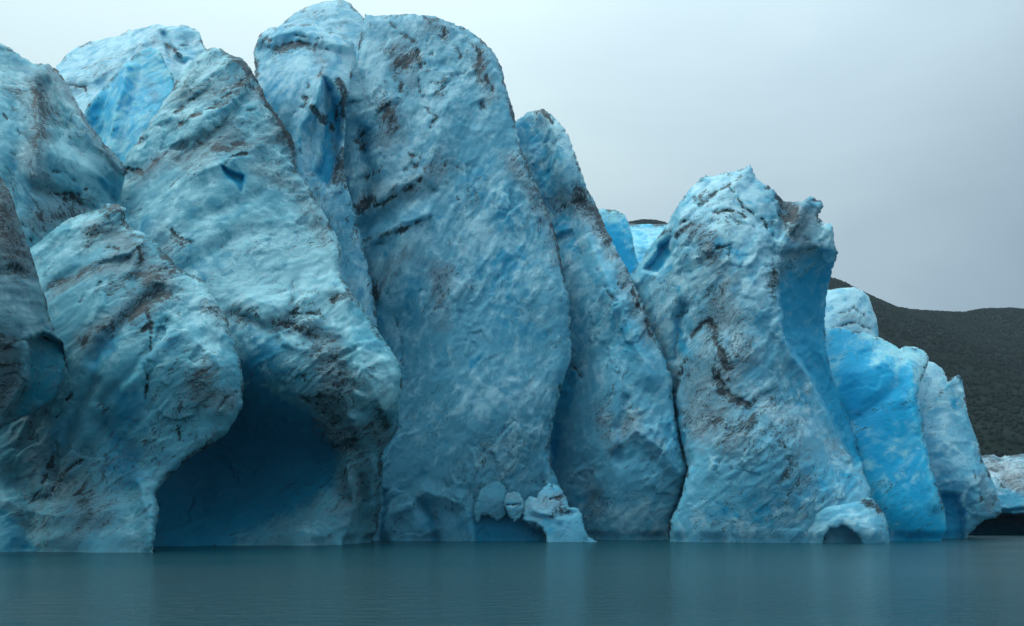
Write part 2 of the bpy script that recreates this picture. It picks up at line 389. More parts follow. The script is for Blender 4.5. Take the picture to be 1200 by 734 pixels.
def water():
    gx = np.array([-1600, -1000, -600, -250] + list(np.linspace(-120, 140, 60)) + [250, 600, 1000, 1600])
    gy = np.array([-1200, -600, -300, -60, 0] + list(np.linspace(10, 150, 50)) + [260, 500, 900, 1300])
    X, Y = np.meshgrid(gx, gy); Z = np.zeros(X.shape)
    idx = np.arange(X.size).reshape(X.shape)
    Fq = np.stack([idx[:-1, :-1].ravel(), idx[:-1, 1:].ravel(), idx[1:, 1:].ravel(), idx[1:, :-1].ravel()], 1)
    o = mesh_obj('lake_water', np.stack([X, Y, Z], -1).reshape(-1, 3), Fq, water_material(), origin=False)
    o['kind'] = 'structure'; o['label'] = 'dark teal rippled lake water in front of the glacier'
water()

# ------------------------------------------------------------------ mountain and forest
RIDGE = [(-900, 420), (-300, 380), (200, 330), (560, 300), (690, 275), (735, 262), (748, 259), (762, 258), (775, 261), (800, 268), (860, 285), (920, 303), (970, 325), (985, 330), (1010, 343), (1050, 361),
         (1080, 365), (1130, 367), (1150, 363), (1180, 362), (1230, 365), (1300, 352), (1450, 380), (1700, 340), (2300, 430)]
RD = 1500.0
def ridge_z(x, y=RD):
    r = np.array(RIDGE, float)
    return CAMZ + (HOR - np.interp(x/RD*F + W/2, r[:, 0], r[:, 1]))/F*RD
def mountain():
    gx = np.arange(-1600, 1650, 6.5); gt = np.linspace(0, 1.25, 120)
    X, T = np.meshgrid(gx, gt)
    Y = 640 + (RD-640)*T
    Zr = ridge_z(X)
    Z = np.where(T <= 1, Zr*(0.10*np.clip(T*12, 0, 1) + 0.90*T**1.25), Zr*(1 - 0.9*(T-1)**1.2))
    n = fbm(X/160, Y/120, 0.5, 5, 0.5, ridged=True)
    Z = Z + (n - 0.3)*26*np.clip(T*3, 0, 1)*np.clip(np.abs(1-T)*2.5, 0.0, 1) + 1.5*fbm(X/20, Y/20, 3, 3)*np.clip(np.abs(1-T)*8, 0.2, 1)
    Z[0] = -3
    idx = np.arange(X.size).reshape(X.shape)
    Fq = np.stack([idx[:-1, :-1].ravel(), idx[:-1, 1:].ravel(), idx[1:, 1:].ravel(), idx[1:, :-1].ravel()], 1)
    m = bpy.data.materials.new('mountain_undergrowth'); m.use_nodes = True
    nt = m.node_tree; N = nt.nodes; L = nt.links; b = N['Principled BSDF']; b.inputs['Roughness'].default_value = 0.95
    b.inputs['Specular IOR Level'].default_value = 0.1
    tc = N.new('ShaderNodeTexCoord'); nz = N.new('ShaderNodeTexNoise'); nz.inputs['Scale'].default_value = 0.03; nz.inputs['Detail'].default_value = 8
    L.new(tc.outputs['Object'], nz.inputs['Vector'])
    rp = N.new('ShaderNodeValToRGB'); L.new(nz.outputs[0], rp.inputs[0])
    rp.color_ramp.elements[0].position = 0.35; rp.color_ramp.elements[0].color = (0.004, 0.011, 0.009, 1)
    rp.color_ramp.elements[1].position = 0.7; rp.color_ramp.elements[1].color = (0.009, 0.020, 0.012, 1)
    L.new(rp.outputs[0], b.inputs['Base Color'])
    o = mesh_obj('mountain', np.stack([X, Y, Z], -1).reshape(-1, 3), Fq, m, origin=False)
    o['kind'] = 'structure'; o['label'] = 'dark forested mountain behind the ice front'
    # forest: thousands of small crowns, one mass
    rng = np.random.RandomState(3); n = 42000
    tx = rng.uniform(230, 1240, n); tt = rng.uniform(0.01, 1.02, n)**0.85
    extra = rng.uniform(0, 1, n) < 0.12
    tt = np.where(extra, rng.uniform(0.985, 1.01, n), tt)
    far = rng.uniform(0, 1, n) < 0.03; tx = np.where(far, rng.uniform(160, 250, n), tx); tt = np.where(far, rng.uniform(.97, 1.01, n), tt)
    # bilinear lookup of terrain
    fx = (tx - gx[0])/6.5; ft = tt/(gt[1]-gt[0]); ix = fx.astype(int); it = np.minimum(ft.astype(int), len(gt)-2); u = fx-ix; v = ft-it
    tz = (Z[it, ix]*(1-u)+Z[it, ix+1]*u)*(1-v) + (Z[it+1, ix]*(1-u)+Z[it+1, ix+1]*u)*v
    ty = 640 + (RD-640)*tt
    r = rng.uniform(1.3, 2.7, n); h = r*rng.uniform(0.9, 1.9, n)
    h = np.where(np.abs(tt-1) < 0.02, h*0.8, h)
    k = 6; ang = np.arange(k)/k*2*math.pi
    rad = np.array([0.75, 1.0, 0.62]); hz = np.array([-0.3, 0.25, 0.75])
    base = []
    for i in range(3):
        jit = rng.uniform(0.7, 1.25, (n, k))
        base.append(np.stack([tx[:, None]+np.cos(ang)*r[:, None]*rad[i]*jit, ty[:, None]+np.sin(ang)*r[:, None]*rad[i]*jit, np.repeat((tz + h*hz[i])[:, None], k, 1) + rng.uniform(-.3, .3, (n, k))], -1))
    top = np.stack([tx, ty, tz + h], -1)[:, None]
    V = np.concatenate(base + [top], 1)     # n x 19 x 3
    q = []
    for i in range(2):
        for j in range(k):
            j2 = (j+1) % k; q += [(i*k+j, i*k+j2, (i+1)*k+j2), (i*k+j, (i+1)*k+j2, (i+1)*k+j)]
    for j in range(k): q.append((2*k+j, 2*k+(j+1) % k, 3*k))
    q = np.array(q); Fq = (q[None] + (np.arange(n)*19)[:, None, None]).reshape(-1, 3)
    m = bpy.data.materials.new('dark_conifer_foliage'); m.use_nodes = True
    nt = m.node_tree; N = nt.nodes; L = nt.links; b = N['Principled BSDF']; b.inputs['Roughness'].default_value = 0.9; b.inputs['Specular IOR Level'].default_value = 0.1
    tc = N.new('ShaderNodeTexCoord'); nz = N.new('ShaderNodeTexNoise'); nz.inputs['Scale'].default_value = 0.05; nz.inputs['Detail'].default_value = 6; nz.inputs['Roughness'].default_value = .7
    L.new(tc.outputs['Object'], nz.inputs['Vector']); rp = N.new('ShaderNodeValToRGB'); L.new(nz.outputs[0], rp.inputs[0])
    rp.color_ramp.elements[0].position = 0.35; rp.color_ramp.elements[0].color = (0.004, 0.012, 0.010, 1)
    rp.color_ramp.elements[1].position = 0.68; rp.color_ramp.elements[1].color = (0.009, 0.022, 0.013, 1)
    L.new(rp.outputs[0], b.inputs['Base Color'])
    o = mesh_obj('forest', V.reshape(-1, 3), Fq, m, smooth=False, origin=False)
    o['kind'] = 'stuff'; o['label'] = 'dark forest covering the mountain slope'; o['category'] = 'forest'
mountain()

# ------------------------------------------------------------------ glacier body behind the front
def glacier():
    gx = np.linspace(-260, 40, 140); gy = np.linspace(128, 480, 120)
    X, Y = np.meshgrid(gx, gy)
    Z = 22 + (Y-128)*0.05 + 9*fbm(X/16, Y/10, 1.1, 5, 0.5, ridged=True) + 5*fbm(X/60, Y/60, 2, 2)
    Z = Z*np.clip((42 - X)/14, 0, 1) * np.clip((Y-126)/3, 0.0, 1) - 3*(np.clip((42-X)/14, 0, 1) < 0.05)
    idx = np.arange(X.size).reshape(X.shape)
    Fq = np.stack([idx[:-1, :-1].ravel(), idx[:-1, 1:].ravel(), idx[1:, 1:].ravel(), idx[1:, :-1].ravel()], 1)
    A = np.zeros(X.shape + (4,)); A[..., 3] = 0.5; A[..., 1] = 0.15
    o = mesh_obj('glacier', np.stack([X, Y, Z], -1).reshape(-1, 3), Fq, ice_mat('sky', 10), A.reshape(-1, 4), origin=False)
    o['kind'] = 'structure'; o['label'] = 'crevassed glacier surface behind the ice front'
glacier()

# ------------------------------------------------------------------ ice masses, back to front
ice_mass('ice_plateau', 'flat-topped pale blue ice in the gap right below the distant dark hill', 'glacier ice', M_GLASS,
    [(690, 264), (730, 262), (752, 263), (775, 263), (800, 262), (830, 264), (835, 360), (690, 360)],
    [(700, 262, 146), (820, 262, 146), (700, 350, 132), (820, 350, 132), (760, 300, 138)],
    [('v', [(755, 300), (748, 330)], 8, 3), ('b', [(735, 330), (752, 310)], 14, 0.3)],
    edge=(10, 3), thick=8, rough=0.5, ragged=0.3, base_pale=0.75, flow=5, seed=1, blue=0.2)
ice_mass('ice_tower', 'blunt clean blue ice tower in the gap behind the blue-tipped pinnacle', 'ice tower', M_GLASS,
    [(680, 262), (692, 247), (704, 245), (722, 246), (732, 252), (739, 268), (743, 290), (747, 305), (751, 322), (746, 360), (690, 365), (670, 300)],
    [(700, 250, 128), (735, 255, 129), (715, 280, 126), (745, 320, 126), (700, 340, 124), (740, 345, 124)],
    [('b', [(712, 285), (722, 300), (728, 318)], 16, 0.8), ('w', [(700, 250), (730, 253)], 9, 0.5)],
    edge=(12, 4), thick=8, rough=0.45, ragged=0.4, base_pale=0.45, seed=2, blue=0.25)
ice_mass('ice_hump', 'broad pale ice hump at the skyline upper left with a squared-off top', 'ice hump', M_SKY,
    [(40, 110), (66, 78), (84, 58), (105, 50), (128, 44), (141, 42), (150, 36), (172, 33), (186, 29), (192, 31), (214, 30), (232, 36), (238, 50), (244, 62), (262, 90), (262, 200), (120, 240), (60, 200)],
    [(60, 90, 112), (130, 50, 114), (190, 32, 112), (235, 40, 112), (100, 110, 106), (150, 80, 104), (190, 60, 105), (225, 70, 108), (200, 180, 104), (80, 180, 103)],
    [('r', [(70, 92), (110, 95), (150, 62), (186, 34)], 16, 1.6), ('v', [(85, 112), (120, 100), (160, 64), (184, 52)], 7, 1.2),
     ('v', [(192, 40), (200, 66), (215, 75)], 5, 3.0), ('r', [(200, 34), (232, 40), (240, 58)], 12, 2), ('d', [(98, 80), (130, 70), (166, 52)], 3, 0.5),
     ('c', [(80, 100), (100, 102), (103, 116)], 2, 0.9), ('c', [(190, 48), (204, 58), (214, 70)], 2.2, 0.9), ('c', [(214, 44), (222, 52), (210, 56)], 2, 0.8),
     ('g', [(180, 50), (198, 60), (206, 80)], 10, 0.5), ('b', [(200, 70), (216, 64)], 9, 0.35), ('g', [(84, 100), (120, 84)], 10, 0.35)],
    flow=35, edge=(16, 5), thick=10, rough=0.8, seed=3, base_pale=0.65)
ice_mass('ice_fin', 'bright clean blue ice fin leaning in the cleft below the upper left hump', 'ice fin', M_GLASS,
    [(90, 155), (104, 122), (120, 104), (140, 82), (160, 62), (176, 55), (188, 60), (194, 76), (203, 90), (206, 110), (215, 240), (120, 240), (90, 200)],
    [(104, 125, 101), (176, 58, 102), (200, 95, 101), (140, 150, 97), (115, 160, 101), (150, 200, 95), (100, 200, 99), (200, 200, 96)],
    [('r', [(148, 80), (142, 110), (132, 150), (128, 180)], 16, 3.0), ('v', [(118, 130), (112, 165)], 10, 1.5), ('b', [(140, 90), (126, 120), (112, 140)], 16, 0.5),
     ('b', [(160, 110), (140, 160)], 18, 0.35), ('c', [(134, 150), (128, 175), (136, 186)], 1.3, 0.7), ('g', [(172, 95), (180, 110)], 9, 0.5)],
    flow=50, edge=(14, 3), thick=6, rough=0.4, scallop=0.22, seed=4, base_pale=0.5, ragged=0.5)
ice_mass('ice_dome', 'smooth pale blue ice dome behind the tall narrow pinnacle at the highest skyline', 'ice dome', M_SKY,
    [(315, 60), (328, 30), (344, 17), (362, 7), (380, 2), (402, 0), (411, 5), (419, 13), (427, 22), (436, 30), (440, 120), (320, 120)],
    [(330, 30, 118), (400, 2, 118), (430, 25, 117), (380, 40, 112), (350, 60, 112), (425, 80, 112), (340, 110, 111), (430, 118, 111)],
    [('c', [(410, 3), (420, 14), (430, 30), (431, 40)], 2.2, 0.9), ('g', [(370, 20), (400, 24)], 15, 0.25)],
    edge=(24, 6), thick=9, rough=0.5, scallop=0.15, strata=0.1, ragged=0.5, seed=5, base_pale=0.6, flow=20)
ice_mass('ice_pinnacle', 'tall narrow ice pinnacle with stained crown and blue hollow, left of the great rounded cliff', 'ice pinnacle', M_SKY,
    [(296, 110), (299, 80), (298, 62), (304, 42), (314, 34), (328, 31), (348, 29), (362, 30), (377, 33), (398, 41), (413, 48), (417, 62), (416, 76), (409, 100), (405, 125), (404, 150), (402, 185), (406, 215), (415, 250), (425, 285), (433, 320), (438, 350), (441, 375), (446, 420), (380, 430), (330, 300), (300, 180)],
    [(300, 70, 103), (340, 35, 105), (400, 45, 104), (412, 70, 104), (345, 90, 99), (330, 130, 98), (385, 100, 97), (405, 150, 102), (360, 200, 97), (395, 250, 98), (425, 300, 101), (400, 350, 98), (440, 390, 103), (320, 180, 99), (370, 320, 96)],
    [('r', [(376, 88), (371, 120), (352, 150), (348, 200), (362, 260), (392, 330)], 14, 2.4), ('P', [(378, 92), (392, 105), (402, 140), (401, 160), (393, 200), (386, 220), (372, 205), (378, 150)], 1.8, 10),
     ('v', [(318, 60), (350, 56), (384, 60)], 6, 0.6), ('r', [(300, 48), (345, 36), (405, 54)], 12, 1.5), ('B', [(377, 150), (396, 110), (400, 170), (386, 215), (368, 200)], 0.35, 8),
     ('B', [(306, 98), (340, 96), (338, 112), (322, 130), (308, 118)], 0.35, 14), ('b', [(352, 200), (346, 165)], 12, 0.45),
     ('d', [(312, 52), (330, 58), (352, 54)], 5, 0.85), ('d', [(320, 66), (345, 60)], 4, 0.5), ('c', [(300, 42), (330, 52), (356, 52), (384, 58)], 2.5, 0.9), ('d', [(299, 50), (300, 80), (298, 110)], 2.5, 0.6),
     ('c', [(358, 88), (364, 100), (356, 116)], 2.2, 0.9), ('c', [(332, 142), (346, 132), (356, 124), (364, 108)], 2.4, 0.9), ('c', [(366, 128), (378, 144), (392, 140), (402, 112), (396, 96)], 3.2, 1.2),
     ('d', [(366, 128), (380, 140), (388, 152)], 5, 0.8), ('d', [(396, 92), (402, 100)], 4, 0.8), ('d', [(404, 104), (403, 135)], 3, 0.9), ('c', [(376, 56), (382, 75), (372, 90)], 2, 0.7),
     ('g', [(388, 150), (394, 180), (398, 210)], 12, 0.9), ('d', [(388, 155), (396, 190), (398, 215)], 6, 0.45), ('g', [(372, 60), (376, 85)], 10, 0.6), ('g', [(360, 215), (390, 300), (420, 360)], 16, 0.3), ('d', [(432, 330), (440, 370)], 3, 0.5),
     ('w', [(405, 60), (408, 100)], 9, 0.4), ('c', [(346, 40), (362, 46), (380, 44)], 1.8, 0.8)],
    flow=68, edge=(16, 4), thick=8, rough=0.75, seed=6, strata=0.35, base_pale=0.5)
ice_mass('ice_cliff', 'great rounded ice cliff in the middle, the tallest and widest face, dirt-veined near its top', 'ice cliff', M_WALL,
    [(395, 140), (410, 100), (420, 60), (426, 30), (428, 17), (440, 19), (460, 18), (485, 17), (510, 20), (532, 28), (552, 38), (568, 50), (580, 63), (587, 78), (590, 92), (596, 112), (601, 130), (604, 150), (610, 172), (619, 194), (627, 214), (636, 234), (644, 252),
     (652, 280), (657, 302), (662, 330), (667, 358), (669, 385), (669, 412), (664, 436), (656, 460), (650, 484), (645, 510), (644, 535), (648, 553), (655, 570), (668, 592), (680, 615), (690, 636), (690, 664), (395, 664), (395, 400)],
    [(440, 22, 115), (500, 20, 115), (560, 45, 115), (420, 120, 110), (480, 100, 110), (560, 120, 110), (595, 120, 111.5), (430, 250, 108), (520, 220, 106), (610, 230, 106.5), (640, 260, 107), (430, 380, 110), (480, 350, 104),
     (560, 350, 102.5), (640, 350, 103), (660, 400, 103.5), (450, 470, 108), (540, 480, 100), (630, 480, 101), (648, 520, 103), (440, 560, 105), (540, 560, 100.5), (620, 580, 103), (440, 640, 103), (540, 640, 102), (600, 610, 103.4), (640, 640, 103), (690, 640, 106)],
    [('r', [(520, 130), (505, 190), (470, 280), (445, 370), (450, 460)], 36, 2.2), ('v', [(425, 160), (430, 240), (422, 300), (438, 360)], 9, 2.2),
     ('r', [(570, 60), (600, 150), (632, 260), (652, 350), (658, 430)], 26, 1.4), ('v', [(470, 90), (490, 130), (470, 160)], 16, 1.0),
     ('r', [(430, 250), (460, 222), (490, 206)], 12, 1.6), ('r', [(425, 290), (470, 262), (500, 250)], 12, 1.4), ('v', [(425, 270), (470, 242), (505, 226)], 7, 1.2),
     ('P', [(560, 606), (575, 590), (600, 604), (620, 618), (636, 628), (640, 664), (556, 664)], 0.5, 8), ('v', [(492, 590), (506, 612), (508, 640)], 8, 1.6),
     ('r', [(470, 600), (500, 575), (545, 590), (556, 640)], 16, 1.0), ('v', [(449, 580), (444, 640)], 6, 2), ('b', [(452, 590), (448, 630)], 7, 0.4), ('b', [(498, 590), (508, 630)], 10, 0.4),
     ('B', [(545, 600), (575, 590), (600, 606), (636, 616), (642, 664), (545, 664)], 0.35, 14),
     ('d', [(452, 58), (466, 74), (482, 76), (490, 72)], 8, 0.55), ('d', [(470, 78), (484, 64), (464, 90), (472, 108)], 6, 0.45), ('c', [(466, 66), (480, 70), (492, 78), (488, 60)], 3, 0.9),
     ('c', [(458, 28), (476, 44), (486, 50)], 2.4, 0.8), ('c', [(495, 20), (520, 34), (522, 46), (508, 42)], 2.6, 1.0), ('d', [(490, 22), (520, 36)], 6, 0.35), ('c', [(530, 48), (540, 66), (534, 86)], 2.4, 0.8),
     ('d', [(548, 46), (562, 60), (560, 80), (568, 96)], 5, 0.45), ('c', [(560, 60), (572, 96), (584, 116)], 2, 0.9), ('c', [(560, 115), (568, 128)], 3, 0.8), ('d', [(590, 92), (596, 120), (606, 150)], 4, 0.5),
     ('c', [(470, 108), (474, 84)], 2, 0.9), ('c', [(490, 96), (492, 110)], 2, 0.8), ('c', [(505, 62), (498, 76)], 2, 0.8), ('d', [(510, 100), (520, 96), (512, 112)], 5, 0.5), ('c', [(500, 128), (512, 138), (504, 150)], 1.8, 0.7),
     ('g', [(455, 130), (462, 150), (450, 165)], 16, 0.8), ('d', [(452, 125), (464, 150)], 9, 0.4), ('g', [(470, 60), (480, 90)], 18, 0.55), ('g', [(560, 70), (575, 110), (568, 120)], 12, 0.55), ('g', [(520, 40), (500, 30)], 14, 0.45),
     ('d', [(424, 155), (426, 175), (418, 165)], 5, 0.8), ('b', [(428, 150), (432, 180)], 12, 0.5), ('d', [(430, 207), (444, 200)], 5, 0.6), ('c', [(472, 180), (490, 186), (486, 196)], 2.6, 0.9), ('c', [(474, 200), (484, 192)], 2.4, 0.8),
     ('d', [(418, 244), (438, 236)], 5, 1.0), ('c', [(420, 250), (450, 238), (478, 222), (500, 205)], 2.6, 0.9), ('d', [(424, 284), (446, 276), (474, 268)], 4.5, 0.9), ('c', [(420, 300), (450, 284), (485, 262), (505, 254)], 2.4, 0.8), ('c', [(528, 192), (542, 200)], 2, 0.7),
     ('g', [(425, 240), (480, 225), (520, 195)], 18, 0.6), ('g', [(440, 340), (480, 300), (520, 320)], 16, 0.5), ('d', [(440, 335), (442, 350)], 5, 1.0), ('c', [(461, 365), (470, 400), (472, 430)], 1.6, 0.7), ('g', [(512, 330), (520, 380)], 14, 0.5),
     ('d', [(616, 172), (620, 195), (632, 215), (638, 232), (646, 250)], 6, 0.75), ('g', [(600, 190), (620, 220), (644, 262), (652, 300)], 12, 0.7), ('c', [(648, 262), (656, 300), (664, 340)], 2, 0.8),
     ('b', [(430, 350), (445, 410), (455, 470)], 13, 0.5), ('b', [(560, 210), (600, 250), (600, 300)], 26, 0.35), ('b', [(580, 330), (600, 380)], 26, 0.4), ('b', [(500, 320), (480, 380)], 14, 0.25), ('b', [(554, 428), (562, 420)], 6, 0.6),
     ('w', [(440, 60), (432, 120)], 16, 0.35), ('w', [(560, 470), (620, 460), (600, 540), (540, 540)], 30, 0.3), ('w', [(470, 215), (440, 225)], 8, 0.4)],
    flow=62, edge=(34, 8), thick=14, rough=0.95, scallop=0.55, strata=0.28, seed=7, base_pale=0.42, base=660)
ice_mass('ice_pinnacle', 'slanting blue-tipped ice pinnacle just right of the great rounded cliff', 'ice pinnacle', M_SKY,
    [(590, 170), (604, 142), (618, 133), (636, 127), (642, 131), (655, 143), (666, 158), (673, 180), (681, 202), (690, 226), (701, 246), (710, 266), (722, 292), (738, 322), (752, 350), (764, 385), (776, 412), (786, 438), (789, 480), (796, 520), (804, 545), (804, 566), (796, 586), (787, 606), (785, 625), (790, 637), (790, 664), (600, 664), (600, 300)],
    [(636, 130, 116), (610, 150, 118), (650, 200, 112), (690, 240, 114), (650, 300, 112), (700, 330, 106.5), (760, 390, 104), (660, 420, 111), (720, 450, 103.5), (780, 470, 102.8), (655, 540, 110), (700, 520, 104), (760, 560, 102), (800, 560, 103.5), (680, 600, 108), (740, 640, 106.5), (790, 640, 107)],
    [('r', [(640, 132), (660, 190), (668, 230), (700, 300), (735, 380), (760, 440)], 20, 2.2), ('v', [(668, 432), (655, 480), (648, 520), (650, 560)], 9, 1.6), ('v', [(725, 500), (735, 470), (726, 540)], 6, 1.5),
     ('v', [(636, 150), (640, 200)], 10, 0.8), ('r', [(728, 520), (745, 505), (780, 530), (800, 556)], 18, 2.0), ('v', [(700, 590), (690, 620)], 12, 1.2),
     ('B', [(660, 425), (676, 440), (668, 480), (656, 520), (650, 556), (646, 520), (652, 470)], 0.7, 9), ('b', [(620, 150), (640, 190), (634, 230)], 16, 0.45), ('b', [(648, 245), (668, 290)], 14, 0.55),
     ('b', [(680, 585), (676, 610)], 10, 0.6), ('b', [(727, 505), (724, 530)], 5, 0.5), ('b', [(720, 370), (740, 420)], 18, 0.3), ('b', [(780, 500), (795, 530)], 12, 0.3),
     ('d', [(673, 218), (680, 236), (700, 250), (712, 285)], 6, 0.6), ('g', [(680, 230), (710, 280), (735, 330), (765, 400)], 12, 0.65), ('c', [(650, 250), (664, 242), (678, 236)], 3, 0.9), ('g', [(640, 240), (670, 235), (700, 265)], 14, 0.6),
     ('g', [(705, 480), (715, 520), (745, 490)], 16, 0.5), ('c', [(672, 428), (684, 448)], 2.2, 0.7), ('g', [(690, 560), (700, 590)], 16, 0.5), ('c', [(638, 132), (650, 146)], 2, 0.8), ('d', [(624, 132), (642, 136)], 2.5, 0.5),
     ('w', [(630, 132), (664, 165), (676, 200)], 10, 0.5), ('w', [(700, 600), (740, 605), (775, 610)], 22, 0.4), ('g', [(740, 500), (770, 520)], 14, 0.4), ('c', [(740, 340), (755, 372), (764, 396)], 2, 0.7), ('c', [(700, 318), (716, 350)], 2, 0.5)],
    flow=55, edge=(24, 6), thick=12, rough=0.9, scallop=0.4, seed=8, base_pale=0.42, base=655)
ice_mass('ice_block', 'pale rounded ice block with grey veins standing behind the jagged serac crest by the mountain', 'ice block', M_SKY,
    [(955, 350), (968, 341), (985, 338), (1000, 337), (1010, 341), (1018, 349), (1022, 362), (1027, 375), (1029, 388), (1032, 440), (955, 440)],
    [(960, 345, 124), (1020, 350, 124), (990, 365, 120), (1025, 390, 122), (970, 430, 119), (1025, 430, 119)],
    [('c', [(985, 368), (1000, 362), (1012, 370)], 2, 0.6), ('g', [(990, 372), (1015, 382)], 10, 0.4), ('c', [(975, 385), (1000, 378), (1020, 386)], 1.6, 0.6)],
    edge=(12, 4), thick=8, rough=0.4, ragged=0.5, seed=9, base_pale=0.75, flow=40)
ice_mass('ice_block', 'small rounded pale block tucked behind the pointed leaning serac', 'ice block', M_SKY,
    [(1058, 440), (1066, 412), (1078, 420), (1094, 425), (1104, 432), (1110, 444), (1115, 470), (1112, 530), (1060, 530)],
    [(1070, 420, 120), (1108, 440, 119), (1085, 460, 116), (1070, 520, 115), (1110, 520, 115)], [('g', [(1085, 440), (1095, 460)], 12, 0.2)],
    edge=(10, 3.5), thick=7, rough=0.4, ragged=0.5, seed=10, base_pale=0.8, flow=50)
ice_mass('ice_serac', 'vivid blue ice serac with a smooth rounded top, right of the jagged serac', 'ice serac', M_GLASS,
    [(940, 385), (966, 385), (984, 385), (1002, 388), (1018, 392), (1034, 397), (1046, 404), (1054, 409), (1061, 406), (1074, 407), (1084, 412), (1089, 420), (1085, 434), (1078, 448), (1076, 462), (1080, 490), (1085, 520), (1091, 548), (1099, 572), (1107, 596), (1109, 620), (1110, 638), (1110, 664), (940, 664)],
    [(960, 388, 112), (1040, 400, 111), (1085, 415, 111), (1010, 440, 105), (1070, 450, 106), (970, 500, 108), (1040, 520, 103), (1080, 520, 104), (1000, 600, 105), (1060, 600, 101), (1105, 600, 102.5), (1040, 640, 104), (1108, 640, 103)],
    [('v', [(990, 500), (1020, 480), (1050, 455)], 10, 1.3), ('r', [(1000, 440), (1040, 425), (1066, 430)], 20, 0.8), ('v', [(1012, 420), (990, 480)], 12, 1.0), ('r', [(1070, 430), (1074, 500), (1095, 590)], 14, 1.5),
     ('b', [(985, 400), (1000, 430), (1005, 470), (1050, 480)], 26, 0.6), ('b', [(1000, 480), (1040, 440)], 14, 0.6), ('b', [(1010, 520), (1060, 560), (1080, 540)], 30, 0.4), ('b', [(1050, 600), (1095, 632), (1045, 640)], 20, 0.45),
     ('w', [(970, 388), (1030, 396), (1052, 410)], 9, 0.6), ('w', [(1004, 500), (1018, 488)], 12, 0.6), ('w', [(1064, 410), (1084, 416), (1076, 440)], 9, 0.6), ('w', [(1060, 540), (1068, 570)], 12, 0.4), ('g', [(1060, 420), (1080, 425)], 10, 0.3), ('b', [(1068, 440), (1060, 455)], 6, 0.7)],
    flow=30, edge=(16, 4), thick=9, rough=0.4, scallop=0.2, strata=0.15, ragged=0.4, seed=11, base_pale=0.62, blue=0.22, base=652)
ice_mass('ice_serac', 'pointed pale leaning ice serac at the right end of the front, chiselled edge', 'ice serac', M_SKY,
    [(1070, 520), (1080, 488), (1092, 472), (1104, 456), (1116, 443), (1124, 439), (1127, 446), (1130, 462), (1134, 486), (1141, 506), (1147, 522), (1150, 538), (1158, 552), (1165, 568), (1171, 586), (1173, 600), (1168, 607), (1154, 609), (1144, 617), (1137, 628), (1134, 636), (1134, 660), (1070, 660)],
    [(1124, 442, 117), (1095, 480, 116), (1145, 520, 115), (1105, 520, 112), (1085, 560, 113), (1130, 560, 110.5), (1170, 595, 111), (1090, 620, 113.5), (1130, 600, 112), (1110, 640, 112), (1134, 640, 113)],
    [('r', [(1128, 460), (1140, 520), (1146, 600)], 10, 1.2), ('P', [(1102, 580), (1124, 580), (1130, 620), (1128, 660), (1095, 660)], 1.1, 9), ('b', [(1108, 590), (1115, 625)], 12, 0.55),
     ('b', [(1118, 472), (1120, 478)], 4, 0.9), ('b', [(1100, 530), (1110, 570)], 14, 0.35), ('g', [(1150, 560), (1160, 595)], 10, 0.6), ('c', [(1140, 548), (1146, 566), (1140, 575)], 2.4, 0.8), ('c', [(1148, 580), (1152, 595)], 2.4, 0.8), ('c', [(1128, 450), (1134, 490)], 1.5, 0.6), ('w', [(1100, 470), (1110, 520)], 12, 0.3)],
    flow=25, edge=(12, 3), thick=8, rough=0.4, scallop=0.35, ragged=0.5, seed=12, base_pale=0.62, base=650)
ice_mass('iceberg', 'low grounded iceberg with dirty whitish top and black undercut, below the mountain', 'iceberg', M_FAR,
    [(1128, 560), (1140, 538), (1150, 534), (1164, 533), (1172, 537), (1178, 534), (1192, 533), (1210, 530), (1260, 534), (1310, 545), (1340, 575), (1345, 650), (1128, 650)],
    [(1150, 535, 150), (1200, 532, 152), (1300, 540, 150), (1150, 560, 137), (1200, 565, 133), (1180, 590, 129), (1250, 590, 128), (1200, 604, 127), (1150, 600, 129), (1150, 640, 126), (1200, 640, 127), (1300, 640, 128), (1160, 618, 129), (1330, 600, 132)],
    [('P', [(1130, 607), (1160, 604), (1200, 603), (1245, 606), (1262, 622), (1262, 660), (1120, 660)], 11, 5), ('r', [(1150, 572), (1186, 560), (1204, 572)], 12, 2.5), ('v', [(1172, 540), (1184, 556)], 6, 3), ('r', [(1160, 590), (1185, 596), (1210, 592)], 8, 1.2), ('v', [(1176, 600), (1210, 598)], 3, 1.4),
     ('w', [(1165, 555), (1190, 548)], 14, 0.5), ('g', [(1190, 556), (1204, 560), (1160, 545)], 14, 0.6), ('b', [(1170, 588), (1200, 584), (1185, 600)], 12, 0.85), ('c', [(1160, 550), (1168, 552)], 2.2, 0.8), ('c', [(1166, 560), (1178, 572)], 1.6, 0.6), ('g', [(1180, 565), (1200, 575)], 8, 0.5)],
    flow=15, edge=(10, 3), thick=16, rough=0.7, ragged=0.6, seed=13, base_pale=0.5, dirt=0.12, base=648, rec_blue=0.9)
